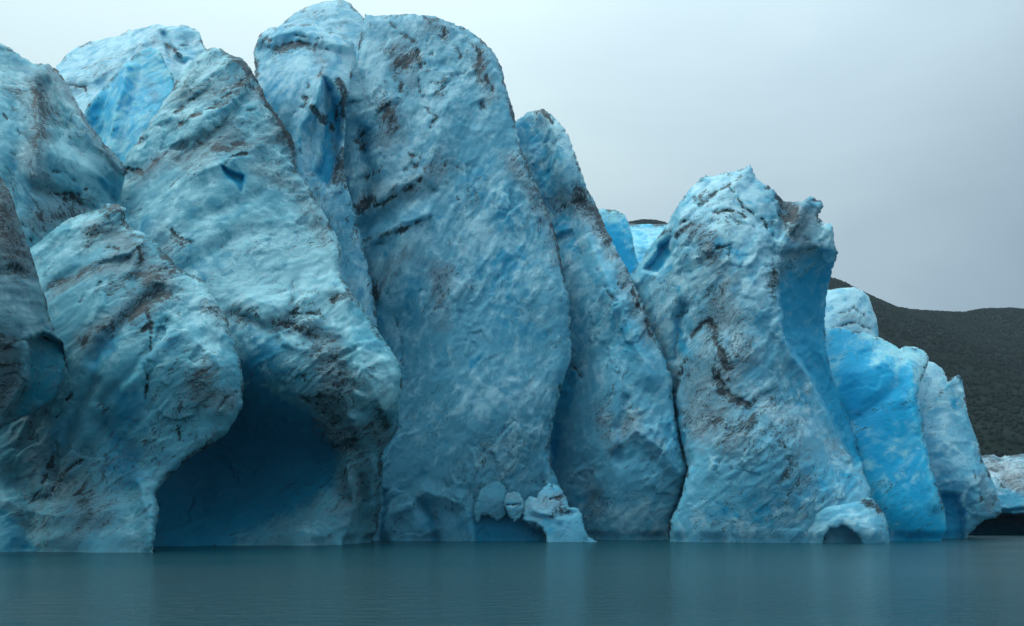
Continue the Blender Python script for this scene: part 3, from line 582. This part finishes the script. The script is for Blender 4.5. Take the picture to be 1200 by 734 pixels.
ice_mass('ice_serac', 'jagged-crested dirty ice serac with a hooked tip over a bright blue hollow', 'ice serac', M_SKY,
    [(700, 420), (722, 345), (736, 325), (748, 312), (757, 298), (764, 285), (774, 276), (784, 262), (790, 248), (798, 236), (810, 222), (820, 210), (828, 205), (838, 206), (850, 202), (862, 201), (872, 196), (880, 192), (883, 203), (886, 210),
     (894, 215), (903, 220), (912, 230), (920, 237), (930, 238), (940, 236), (950, 231), (962, 236), (965, 241), (960, 253), (964, 262), (974, 264), (977, 272), (978, 286), (982, 297), (977, 310), (972, 328), (968, 348), (966, 380), (968, 410), (974, 440), (984, 466), (994, 490), (1003, 512), (1006, 535), (1020, 575), (1016, 664), (785, 664), (786, 610), (800, 582), (806, 548), (795, 505), (788, 480), (765, 470)],
    [(880, 196, 106), (830, 207, 107), (770, 290, 108), (740, 330, 109), (770, 430, 108), (850, 240, 102), (800, 280, 102), (930, 245, 103), (975, 270, 102), (980, 300, 103), (880, 300, 99.5), (800, 360, 103), (740, 400, 110), (905, 370, 98.5), (850, 400, 99), (960, 330, 104), (955, 450, 105), (985, 520, 104),
     (790, 500, 105), (850, 520, 98), (930, 520, 97.5), (990, 590, 98), (800, 600, 100.5), (900, 600, 97), (960, 640, 97.5), (850, 640, 98.5), (1010, 640, 98), (790, 640, 101)],
    [('P', [(813, 388), (800, 425), (790, 465), (794, 500), (806, 545), (800, 580), (786, 612), (788, 664), (1100, 664), (1100, 380), (840, 380)], -1.7, 5, (378, 425)), ('P', [(912, 300), (940, 290), (968, 292), (990, 300), (985, 420), (1012, 540), (1000, 545), (975, 495), (948, 440), (918, 396), (914, 345)], 3.0, 6, (262, 390)),
     ('B', [(908, 300), (938, 282), (965, 286), (985, 300), (985, 420), (1012, 540), (1000, 545), (975, 495), (948, 440), (912, 400), (912, 345)], 0.52, 14, (268, 340)),
     ('r', [(915, 385), (940, 430), (972, 488)], 20, 1.4), ('r', [(828, 208), (850, 224), (880, 198)], 14, 1.5), ('v', [(850, 220), (862, 240), (890, 262)], 4, 0.9), ('v', [(916, 240), (914, 262), (906, 300)], 10, 2.0), ('r', [(945, 236), (930, 262), (918, 285)], 14, 1.8), ('r', [(974, 268), (972, 300)], 10, 1.2),
     ('v', [(792, 420), (797, 380), (803, 360)], 6, 2.2), ('P', [(776, 286), (786, 278), (786, 300), (772, 320), (756, 316)], 1.6, 6), ('r', [(770, 300), (762, 318), (745, 330)], 12, 1.5),
     ('b', [(778, 292), (770, 312)], 8, 0.6), ('b', [(797, 385), (802, 410)], 7, 0.7), ('b', [(838, 285), (836, 292)], 5, 0.7), ('b', [(855, 290), (870, 300)], 7, 0.6), ('b', [(846, 330), (860, 345)], 10, 0.4), ('b', [(920, 280), (924, 290)], 6, 0.6), ('b', [(930, 450), (940, 470)], 12, 0.35), ('b', [(900, 340), (890, 380)], 10, 0.2),
     ('w', [(835, 225), (865, 240), (850, 262), (880, 260)], 20, 0.45), ('w', [(950, 262), (972, 280)], 12, 0.35),
     ('c', [(856, 222), (872, 244), (895, 258), (905, 276)], 1.8, 1.0), ('c', [(820, 240), (840, 226), (858, 216), (870, 206)], 2.2, 0.9), ('d', [(816, 234), (828, 226)], 4, 0.7), ('c', [(836, 250), (860, 248), (874, 254)], 1.8, 0.7), ('c', [(900, 222), (914, 234), (920, 242)], 3, 0.8),
     ('d', [(918, 238), (930, 246), (926, 256)], 7, 1.1), ('g', [(940, 245), (925, 262), (960, 250)], 12, 0.7), ('d', [(912, 250), (920, 260)], 5, 0.7), ('c', [(800, 262), (808, 258)], 2, 0.8), ('c', [(792, 280), (806, 266), (812, 262)], 2.2, 0.8), ('d', [(768, 276), (786, 270)], 3.5, 0.6), ('c', [(768, 280), (782, 270)], 2, 0.8),
     ('g', [(930, 270), (950, 290), (925, 300), (905, 330)], 13, 0.75), ('d', [(905, 318), (910, 336), (906, 350)], 5, 0.7), ('c', [(838, 290), (860, 288), (852, 300)], 1.8, 0.7), ('g', [(812, 272), (830, 290), (850, 330), (840, 370)], 16, 0.55), ('c', [(858, 260), (890, 266), (912, 256)], 1.6, 0.5),
     ('c', [(790, 372), (806, 366)], 2, 0.8), ('c', [(811, 392), (820, 384), (832, 376), (840, 392)], 2.6, 1.0), ('c', [(832, 384), (838, 400), (846, 412), (850, 430)], 3, 1.1), ('d', [(836, 388), (844, 410), (852, 428)], 8, 0.5), ('d', [(836, 430), (848, 460), (872, 478)], 5, 0.6), ('c', [(838, 440), (860, 465), (880, 478)], 3, 0.8), ('c', [(812, 392), (800, 430), (788, 470)], 2.2, 0.9),
     ('g', [(830, 400), (850, 460), (840, 500), (870, 520)], 28, 0.55), ('d', [(840, 492), (860, 502), (880, 496)], 9, 0.6), ('g', [(800, 470), (820, 500), (800, 440)], 22, 0.5), ('g', [(900, 480), (930, 510), (940, 560)], 22, 0.35), ('d', [(930, 540), (915, 560)], 7, 0.45), ('d', [(910, 510), (925, 530)], 6, 0.4),
     ('g', [(860, 370), (880, 420)], 16, 0.4), ('g', [(1000, 540), (975, 520)], 14, 0.45), ('b', [(950, 560), (990, 560), (900, 590)], 20, 0.4), ('b', [(840, 600), (900, 610)], 14, 0.3), ('w', [(850, 430), (890, 465), (910, 490)], 9, 0.5), ('w', [(930, 480), (970, 520)], 12, 0.3), ('w', [(820, 610), (880, 615), (940, 600)], 18, 0.35),
     ('v', [(788, 460), (795, 500), (808, 545)], 5, 2.0), ('b', [(790, 470), (800, 515)], 6, 0.8)],
    flow=42, edge=(22, 5.5), thick=12, rough=0.95, scallop=0.35, strata=0.38, seed=14, flat=0.8, base_pale=0.5, base=655, silt=0.06, rec_blue=0.2)
ice_mass('ice_block', 'low pale ice foot with a small arch at the waterline below the jagged serac', 'ice block', M_SKY,
    [(930, 600), (955, 596), (985, 592), (1008, 588), (1014, 583), (1022, 584), (1028, 592), (1036, 602), (1040, 616), (1043, 636), (1044, 664), (1012, 664), (1010, 640), (1004, 626), (994, 617), (986, 613), (981, 619), (971, 618), (968, 628), (968, 664), (930, 664)],
    [(940, 600, 97), (1015, 588, 96), (1035, 605, 95.5), (960, 630, 95), (990, 605, 93.5), (1025, 620, 93), (1020, 640, 94), (1042, 640, 95), (950, 650, 95)],
    [('d', [(1012, 588), (1024, 592), (1030, 600)], 5, 1.0), ('c', [(1014, 590), (1026, 596)], 3, 1.0), ('g', [(1020, 592), (1034, 604)], 8, 0.5), ('w', [(1000, 615), (1030, 625)], 12, 0.3)],
    edge=(14, 3), thick=4, rough=0.4, ragged=0.6, seed=15, base_pale=0.6, flow=30)
ice_mass('ice_flank', 'grey-green ice slope at the upper left edge descending to the cleft', 'ice flank', M_TEAL,
    [(-120, 20), (-40, 36), (0, 50), (10, 57), (24, 66), (40, 74), (58, 76), (70, 84), (80, 102), (92, 124), (106, 148), (122, 170), (136, 184), (147, 198), (142, 225), (145, 330), (140, 520), (-120, 520)],
    [(0, 50, 92), (60, 76, 92), (-100, 30, 92), (40, 130, 87), (90, 140, 88), (140, 195, 90), (0, 150, 84), (60, 200, 84), (130, 240, 90), (30, 280, 82), (-80, 200, 82), (100, 300, 86), (-80, 450, 80), (100, 480, 86)],
    [('r', [(50, 78), (84, 130), (110, 170), (142, 200)], 20, 1.8), ('v', [(56, 110), (72, 150), (90, 180)], 12, 1.2), ('r', [(40, 90), (46, 150), (40, 220)], 22, 1.4), ('v', [(20, 120), (22, 180), (10, 240)], 12, 1.0), ('r', [(60, 180), (110, 200), (130, 220)], 18, 1.0), ('v', [(40, 222), (80, 232), (105, 248)], 10, 1.4),
     ('g', [(44, 100), (52, 150), (36, 190), (50, 220)], 18, 0.75), ('g', [(60, 80), (90, 125), (120, 170), (140, 200)], 9, 0.7), ('d', [(44, 110), (50, 140), (46, 170)], 8, 0.35), ('c', [(50, 72), (62, 78), (72, 92)], 2.2, 0.9), ('g', [(70, 250), (50, 260), (90, 245)], 18, 0.8), ('d', [(60, 255), (80, 250), (90, 256)], 7, 0.5),
     ('c', [(66, 228), (86, 226), (90, 240), (84, 252)], 2.6, 1.0), ('c', [(60, 200), (84, 206), (88, 218)], 2, 0.7), ('c', [(4, 134), (16, 148), (24, 160)], 2, 0.6), ('c', [(80, 192), (84, 202)], 2, 0.8), ('c', [(104, 220), (84, 232), (70, 236)], 2.4, 0.8), ('d', [(100, 236), (86, 230)], 4, 0.6), ('c', [(26, 262), (36, 280), (44, 292)], 2, 0.8),
     ('w', [(80, 170), (105, 190)], 18, 0.4), ('w', [(10, 90), (30, 110)], 16, 0.3), ('b', [(120, 215), (132, 228)], 14, 0.4), ('b', [(20, 200), (30, 230)], 12, 0.3), ('b', [(100, 150), (110, 165)], 8, 0.3)],
    flow=-52, edge=(22, 5), thick=10, rough=0.95, scallop=0.35, strata=0.35, seed=16, base_pale=0.45, silt=0.1)
ice_mass('ice_serac', 'broad diagonal-banded ice serac with a pointed peak and a dark blue cave at its foot', 'ice serac', M_TEAL,
    [(90, 300), (118, 250), (130, 230), (140, 205), (145, 192), (153, 178), (166, 158), (184, 132), (196, 115), (206, 98), (213, 86), (226, 72), (240, 60), (248, 56), (258, 57), (266, 63), (276, 68), (284, 70), (294, 82), (299, 92), (308, 106), (312, 118), (322, 132), (330, 142), (334, 150),
     (341, 158), (344, 172), (345, 190), (352, 205), (364, 225), (374, 240), (386, 262), (394, 278), (398, 292), (397, 306), (396, 318), (404, 332), (412, 345), (424, 358), (434, 374), (447, 396), (458, 412), (466, 424), (470, 440), (470, 460), (467, 480), (466, 504), (458, 516), (449, 528), (448, 550), (448, 575), (444, 606), (440, 636), (436, 664), (90, 664)],
    [(250, 58, 97), (205, 100, 96), (150, 185, 93), (300, 95, 97), (260, 120, 93), (345, 180, 96), (240, 200, 89), (310, 210, 91), (130, 240, 91), (180, 280, 86), (260, 300, 86), (340, 290, 89), (396, 300, 91), (300, 370, 84), (380, 370, 87), (430, 390, 87.5), (250, 420, 84), (320, 430, 83.5), (400, 440, 84.5), (465, 440, 87),
     (300, 470, 86), (360, 480, 86), (420, 500, 87), (460, 500, 89), (250, 500, 91), (310, 530, 93), (370, 540, 93), (200, 540, 93), (230, 590, 93), (310, 590, 92.5), (380, 590, 89.5), (415, 560, 90), (200, 646, 85), (260, 646, 86), (340, 646, 87), (400, 640, 90), (440, 637, 99), (150, 500, 88), (120, 400, 86)],
    [('r', [(200, 118), (240, 92), (275, 70)], 12, 1.2), ('v', [(210, 190), (260, 150), (300, 100)], 7, 1.6), ('r', [(170, 200), (215, 160), (285, 110)], 16, 1.2), ('v', [(150, 205), (190, 180), (215, 172)], 8, 1.2), ('r', [(225, 205), (290, 180), (335, 150)], 18, 1.2), ('r', [(350, 210), (385, 270), (398, 300)], 16, 1.2),
     ('P', [(260, 196), (270, 204), (286, 208), (284, 224), (278, 216), (264, 206)], 0.7, 5), ('B', [(258, 194), (272, 202), (290, 208), (284, 226), (276, 216), (262, 206)], 0.9, 5),
     ('r', [(400, 340), (408, 390), (430, 440), (450, 480)], 22, 1.6), ('v', [(402, 380), (404, 430), (425, 480)], 9, 1.2), ('r', [(430, 400), (455, 430), (460, 470)], 20, 1.6), ('v', [(350, 330), (342, 380)], 8, 1.0), ('r', [(290, 350), (330, 360), (380, 340)], 24, 1.0),
     ('r', [(376, 500), (395, 520), (418, 512), (412, 490)], 14, 1.6), ('r', [(408, 540), (412, 590), (402, 640)], 16, 2.0), ('v', [(424, 560), (420, 600), (414, 640)], 6, 1.6), ('r', [(436, 540), (434, 600)], 10, 1.2),
     ('v', [(170, 300), (230, 260), (300, 230)], 10, 0.8), ('v', [(200, 330), (255, 290), (300, 270)], 9, 0.7), ('v', [(270, 370), (320, 390), (390, 400)], 8, 1.0),
     ('b', [(280, 440), (300, 470), (340, 500)], 26, 0.7), ('b', [(290, 380), (300, 420)], 16, 0.4), ('B', [(283, 458), (300, 455), (340, 478), (380, 498), (396, 530), (392, 570), (340, 600), (180, 664), (150, 560), (262, 500)], 1.0, 26), ('b', [(200, 600), (300, 610), (240, 640)], 26, 0.35), ('w', [(260, 612), (330, 600), (370, 620)], 16, 0.25),
     ('b', [(170, 270), (220, 300)], 20, 0.35), ('b', [(230, 330), (270, 300), (310, 280)], 14, 0.25), ('b', [(320, 420), (345, 440)], 10, 0.4), ('b', [(160, 210), (190, 190)], 10, 0.35),
     ('w', [(300, 290), (370, 290), (340, 350), (270, 340)], 30, 0.5), ('w', [(430, 420), (455, 440), (450, 470), (425, 450)], 18, 0.55), ('w', [(380, 330), (394, 350), (398, 380)], 16, 0.5), ('w', [(240, 90), (260, 80)], 14, 0.2), ('w', [(200, 400), (240, 380)], 20, 0.2),
     ('g', [(215, 120), (270, 100), (300, 100)], 18, 0.55), ('g', [(160, 210), (220, 170), (270, 150)], 14, 0.6), ('g', [(220, 195), (260, 172), (320, 160), (340, 170)], 14, 0.55), ('g', [(300, 200), (340, 210), (380, 270), (360, 250)], 18, 0.6), ('g', [(310, 110), (335, 160)], 12, 0.6),
     ('d', [(160, 165), (190, 142), (215, 132)], 5, 0.5), ('d', [(205, 150), (240, 132), (268, 118), (296, 86)], 4.5, 0.55), ('c', [(210, 148), (245, 128), (272, 108), (296, 84)], 1.8, 0.7), ('c', [(200, 140), (218, 122), (240, 108)], 1.8, 0.6), ('d', [(144, 200), (170, 202), (195, 180)], 3.5, 0.6), ('c', [(146, 198), (172, 200), (188, 184)], 2, 0.8),
     ('d', [(234, 168), (264, 176), (284, 166)], 4.5, 0.5), ('d', [(262, 60), (284, 72), (298, 90)], 4, 0.8), ('d', [(304, 104), (322, 132), (336, 156), (344, 178)], 4, 0.7), ('c', [(264, 190), (274, 184), (290, 180)], 1.8, 0.7), ('c', [(290, 130), (310, 125), (330, 142)], 1.6, 0.6), ('c', [(250, 150), (290, 118), (312, 112)], 1.4, 0.6),
     ('d', [(346, 184), (344, 200)], 4, 0.6), ('c', [(390, 352), (402, 342), (410, 340)], 3, 0.9), ('g', [(392, 350), (412, 348)], 9, 0.8), ('c', [(396, 278), (398, 300), (396, 318)], 1.6, 0.6), ('c', [(342, 330), (341, 362)], 1.6, 0.6), ('c', [(150, 235), (152, 250)], 1.6, 0.8),
     ('g', [(270, 372), (300, 380), (350, 380), (380, 400), (390, 440)], 18, 0.6), ('d', [(268, 370), (290, 362), (304, 372)], 5, 0.4), ('d', [(320, 376), (350, 386), (376, 398)], 5, 0.5), ('c', [(352, 360), (340, 366), (376, 370)], 2, 0.7), ('g', [(380, 410), (400, 450), (380, 470)], 22, 0.65), ('g', [(400, 480), (425, 540), (405, 590)], 18, 0.4),
     ('c', [(355, 466), (372, 474), (380, 484)], 2, 0.8), ('c', [(354, 440), (362, 452)], 1.6, 0.6), ('d', [(444, 480), (452, 500)], 6, 0.7), ('c', [(402, 450), (412, 470)], 1.6, 0.5), ('c', [(332, 496), (345, 502)], 2, 0.6), ('g', [(376, 500), (400, 520)], 14, 0.6), ('c', [(378, 510), (392, 524), (416, 516)], 1.8, 0.7), ('d', [(446, 540), (442, 580), (440, 610)], 4, 0.6), ('g', [(440, 500), (452, 520)], 12, 0.7),
     ('d', [(406, 345), (425, 365), (446, 396)], 3, 0.5), ('g', [(190, 270), (160, 300), (200, 290)], 14, 0.5), ('d', [(200, 270), (212, 286)], 5, 0.6), ('c', [(196, 262), (206, 276), (226, 286)], 2, 0.7), ('g', [(130, 240), (160, 250)], 14, 0.3), ('d', [(250, 352), (258, 350)], 2, 0.6)],
    flow=38, edge=(26, 6), thick=10, rough=0.85, scallop=0.35, strata=0.42, seed=17, flat=0.9, base_pale=0.48, base=662, rec_blue=0.3)
ice_mass('ice_fin', 'rounded blue-grey ice fin with a crumbly dirty crest, overhanging the dark cave', 'ice fin', M_TEAL,
    [(-120, 300), (20, 300), (36, 290), (48, 284), (60, 272), (76, 260), (90, 254), (104, 250), (118, 246), (126, 239), (140, 239), (147, 245), (146, 258), (152, 266), (170, 275), (182, 284), (192, 296), (202, 306), (208, 314), (222, 320), (237, 329), (247, 342), (256, 358), (260, 368), (268, 380), (273, 398), (278, 415), (284, 435), (286, 456), (284, 474), (276, 492),
     (264, 508), (250, 520), (232, 530), (214, 542), (200, 556), (188, 568), (184, 578), (185, 592), (187, 604), (182, 618), (181, 630), (185, 642), (188, 648), (186, 664), (-120, 664)],
    [(48, 285, 82), (130, 242, 82), (190, 295, 80), (260, 365, 79), (285, 455, 77), (120, 330, 76), (60, 360, 76), (200, 380, 75), (240, 440, 74), (150, 440, 73), (60, 450, 75), (230, 510, 76), (100, 520, 76), (180, 530, 75), (20, 540, 77), (140, 590, 74), (60, 600, 75.5), (0, 640, 74), (100, 648, 71.5), (180, 640, 72), (-100, 400, 76), (-100, 640, 72)],
    [('r', [(60, 275), (110, 262), (140, 245)], 14, 1.2), ('v', [(95, 300), (130, 275), (150, 262)], 9, 1.0), ('r', [(110, 310), (150, 296), (165, 286), (150, 320)], 12, 1.2), ('v', [(66, 332), (100, 312), (150, 305)], 7, 1.0), ('v', [(110, 420), (150, 370), (190, 340)], 8, 1.2), ('r', [(180, 330), (230, 340), (262, 390)], 20, 1.0), ('v', [(120, 470), (170, 420), (195, 380)], 7, 1.0), ('r', [(150, 450), (190, 400), (240, 380)], 16, 0.9),
     ('v', [(60, 560), (84, 500), (110, 450)], 8, 1.6), ('v', [(50, 585), (90, 560), (120, 500)], 10, 1.2), ('v', [(176, 440), (172, 480)], 6, 0.8), ('r', [(230, 400), (262, 430), (258, 480)], 20, 1.2), ('v', [(20, 560), (40, 600), (30, 640)], 16, 2.0), ('r', [(10, 590), (60, 605), (140, 596)], 20, 1.2), ('v', [(130, 500), (150, 540), (140, 580)], 20, 1.4), ('r', [(160, 560), (174, 600), (176, 640)], 18, 1.4),
     ('d', [(120, 246), (140, 242), (144, 256), (152, 264)], 8, 0.95), ('d', [(124, 256), (110, 268), (100, 290)], 6, 0.6), ('g', [(110, 270), (140, 280), (160, 300), (140, 305), (180, 320)], 16, 0.8), ('c', [(118, 300), (130, 288), (142, 296)], 2.2, 0.9), ('c', [(163, 290), (167, 308), (160, 316)], 2, 0.9), ('d', [(155, 275), (180, 284), (205, 312)], 4, 0.7), ('d', [(200, 318), (225, 322), (240, 332)], 2.5, 0.5),
     ('d', [(60, 336), (90, 322), (120, 306)], 5, 0.4), ('g', [(66, 338), (100, 320), (140, 308)], 10, 0.6), ('d', [(120, 345), (150, 325), (180, 322)], 7, 0.5), ('d', [(160, 372), (176, 350), (190, 345)], 8, 0.65), ('d', [(96, 402), (108, 388), (130, 380)], 5, 0.7), ('g', [(100, 400), (140, 372), (185, 345), (195, 330)], 18, 0.7), ('c', [(94, 354), (104, 340), (118, 332)], 1.8, 0.6), ('c', [(170, 360), (178, 380), (160, 390), (176, 384)], 2, 0.9),
     ('c', [(178, 380), (174, 440), (170, 470)], 1.5, 0.7), ('c', [(170, 428), (172, 460)], 1.8, 0.7), ('g', [(244, 360), (262, 372)], 12, 0.6), ('d', [(240, 366), (256, 362), (252, 380)], 5, 0.4), ('g', [(240, 440), (232, 462), (262, 470)], 16, 0.75), ('d', [(228, 446), (240, 436)], 6, 0.35), ('c', [(208, 500), (212, 516)], 2, 0.9), ('c', [(256, 480), (264, 466), (276, 460)], 1.8, 0.7), ('d', [(270, 395), (282, 430), (286, 460)], 2.5, 0.5),
     ('d', [(120, 476), (124, 478)], 5, 0.9), ('c', [(40, 585), (54, 560), (66, 520)], 3, 0.8), ('d', [(28, 586), (42, 578)], 4, 0.7), ('c', [(56, 584), (80, 550), (96, 540)], 2.4, 0.7), ('g', [(30, 500), (50, 540), (100, 590)], 26, 0.4), ('d', [(95, 582), (105, 600)], 6, 0.3), ('c', [(96, 440), (92, 456), (104, 452)], 2, 0.7), ('c', [(76, 420), (84, 460), (66, 490)], 2, 0.6),
     ('b', [(120, 400), (150, 380)], 14, 0.4), ('b', [(150, 480), (140, 520), (150, 550)], 24, 0.75), ('b', [(110, 430), (130, 410)], 12, 0.4), ('b', [(70, 500), (50, 540)], 24, 0.45), ('B', [(-20, 596), (12, 600), (28, 622), (46, 650), (46, 664), (-20, 664)], 0.5, 10), ('b', [(190, 390), (200, 400)], 12, 0.3), ('b', [(210, 560), (190, 540)], 14, 0.4),
     ('w', [(225, 345), (250, 380), (240, 420)], 18, 0.5), ('w', [(80, 290), (110, 270)], 14, 0.35), ('w', [(100, 610), (170, 620), (60, 630)], 20, 0.25), ('w', [(180, 470), (220, 480)], 14, 0.3)],
    flow=40, edge=(30, 7), thick=5, rough=0.72, scallop=0.28, strata=0.38, seed=18, base_pale=0.38, base=662, silt=0.08)
ice_mass('ice_spur', 'dark grey silty ice spur with a smooth scooped edge at the far left edge', 'ice spur', M_GREY,
    [(-130, 120), (-60, 160), (-10, 196), (0, 206), (8, 218), (16, 236), (24, 262), (34, 290), (40, 310), (48, 336), (54, 352), (58, 372), (66, 392), (74, 402), (76, 414), (76, 430), (72, 450), (62, 468), (46, 480), (24, 490), (4, 500), (-30, 530), (-50, 580), (-60, 664), (-130, 664)],
    [(0, 208, 71), (40, 310, 71), (74, 402, 71), (0, 300, 67), (-80, 200, 68), (20, 380, 66), (60, 430, 69), (-80, 400, 64), (0, 470, 67.5), (-80, 640, 65)],
    [('P', [(34, 400), (50, 392), (74, 400), (80, 430), (66, 470), (30, 492), (-4, 504), (10, 480), (26, 460), (34, 430)], 1.6, 5), ('r', [(34, 396), (30, 440), (8, 480)], 10, 0.8), ('v', [(0, 320), (20, 318), (40, 330)], 6, 0.6), ('r', [(0, 240), (18, 300), (40, 350)], 14, 0.8),
     ('g', [(0, 230), (10, 270), (20, 310)], 24, 0.9), ('d', [(0, 250), (8, 280), (20, 300)], 14, 0.4), ('d', [(0, 320), (24, 320)], 8, 0.4), ('g', [(0, 410), (10, 440), (0, 470)], 20, 0.8), ('d', [(4, 410), (20, 400)], 5, 0.5), ('w', [(0, 360), (30, 370), (50, 390)], 18, 0.5), ('c', [(34, 404), (50, 396), (72, 402)], 2, 0.8), ('c', [(72, 402), (75, 420)], 2, 0.8),
     ('c', [(40, 392), (28, 400)], 2.5, 0.7), ('B', [(38, 406), (50, 398), (74, 404), (78, 430), (66, 468), (30, 490), (14, 490), (30, 460)], 0.35, 6)],
    flow=15, edge=(16, 4), thick=5, rough=0.55, scallop=0.25, strata=0.35, ragged=0.5, seed=19, base_pale=0.4, base=664, rec_blue=0.2)
# small blocks at the foot of the great cliff
ice_mass('ice_block', 'veined grey-white ice boulder resting on an arched foot at the base of the great cliff', 'ice block', M_SKY,
    [(614, 610), (616, 590), (619, 582), (630, 585), (632, 577), (642, 567), (654, 570), (664, 580), (667, 594), (678, 597), (683, 608), (686, 621), (692, 629), (705, 634), (706, 664), (639, 664), (639, 630), (636, 620), (629, 614)],
    [(620, 585, 101.3), (645, 570, 101.3), (665, 585, 100.8), (640, 595, 99.2), (655, 605, 98.7), (620, 606, 100.6), (670, 615, 99), (690, 632, 99.5), (650, 640, 98), (700, 645, 99.5)],
    [('c', [(646, 567), (650, 578), (644, 586)], 1.3, 0.8), ('c', [(632, 577), (645, 586), (664, 578)], 1.3, 0.8), ('d', [(648, 604), (656, 598), (666, 600)], 4, 0.7), ('g', [(620, 592), (650, 590)], 14, 0.5), ('r', [(625, 598), (648, 603), (655, 608)], 8, 1.0), ('b', [(645, 622), (640, 612)], 7, 0.4), ('w', [(668, 625), (690, 632)], 9, 0.3), ('v', [(650, 606), (670, 602)], 4, 0.6)],
    edge=(11, 3), thick=3, rough=0.6, scallop=0.2, strata=0.2, ragged=1.2, seed=20, base_pale=0.2, step=1.0, silt=0.1)
ice_mass('ice_block', 'small round split ice boulder wedged left of the veined boulder', 'ice block', M_SKY,
    [(592, 587), (594, 580), (603, 576), (611, 580), (616, 589), (613, 600), (609, 608), (603, 611), (597, 604), (593, 595)],
    [(595, 582, 101.5), (610, 582, 101.4), (604, 592, 100.5), (604, 606, 101.1)],
    [('c', [(593, 592), (604, 591), (616, 590)], 1.5, 0.9), ('g', [(596, 584), (610, 584)], 7, 0.4), ('w', [(600, 598), (608, 600)], 6, 0.4)],
    edge=(8, 1.5), thick=2, rough=0.35, scallop=0.1, strata=0.1, ragged=1.3, seed=21, base_pale=0.25, silt=0.2, step=0.9)
ice_mass('ice_block', 'pale shell of ice clinging to the great cliff left of the round split boulder', 'ice block', M_WALL,
    [(556, 600), (560, 588), (564, 574), (568, 570), (571, 562), (578, 562), (588, 566), (594, 574), (594, 588), (592, 604), (582, 610), (572, 604), (564, 606), (558, 614)],
    [(560, 590, 101.3), (572, 566, 101.9), (590, 575, 102.0), (578, 586, 101.0), (560, 610, 101.5), (586, 604, 101.9)], [('g', [(570, 580), (584, 590)], 10, 0.3)],
    edge=(9, 1.6), thick=2, rough=0.4, scallop=0.2, strata=0.1, ragged=1.6, seed=22, base_pale=0.45, step=1.0)

# ------------------------------------------------------------------ haze
def haze():
    m = bpy.data.materials.new('thin_mist'); m.use_nodes = True
    nt = m.node_tree; N = nt.nodes; N.remove(N['Principled BSDF'])
    v = N.new('ShaderNodeVolumePrincipled'); v.inputs['Color'].default_value = (0.72, 0.88, 1.0, 1); v.inputs['Density'].default_value = 0.00007
    nt.links.new(v.outputs[0], N['Material Output'].inputs['Volume'])
    me = bpy.data.meshes.new('haze')
    x0, x1, y0, y1, z0, z1 = -1700, 1700, -1300, 1900, -6, 500
    me.from_pydata([(x, y, z) for z in (z0, z1) for y in (y0, y1) for x in (x0, x1)], [], [(0, 2, 3, 1), (4, 5, 7, 6), (0, 1, 5, 4), (2, 6, 7, 3), (0, 4, 6, 2), (1, 3, 7, 5)])
    me.materials.append(m); o = bpy.data.objects.new('haze', me); COL.objects.link(o); o['kind'] = 'stuff'; o['label'] = 'thin mist over the lake and mountain'; o['category'] = 'haze'
haze()
print('TRIS', NVERT[0])
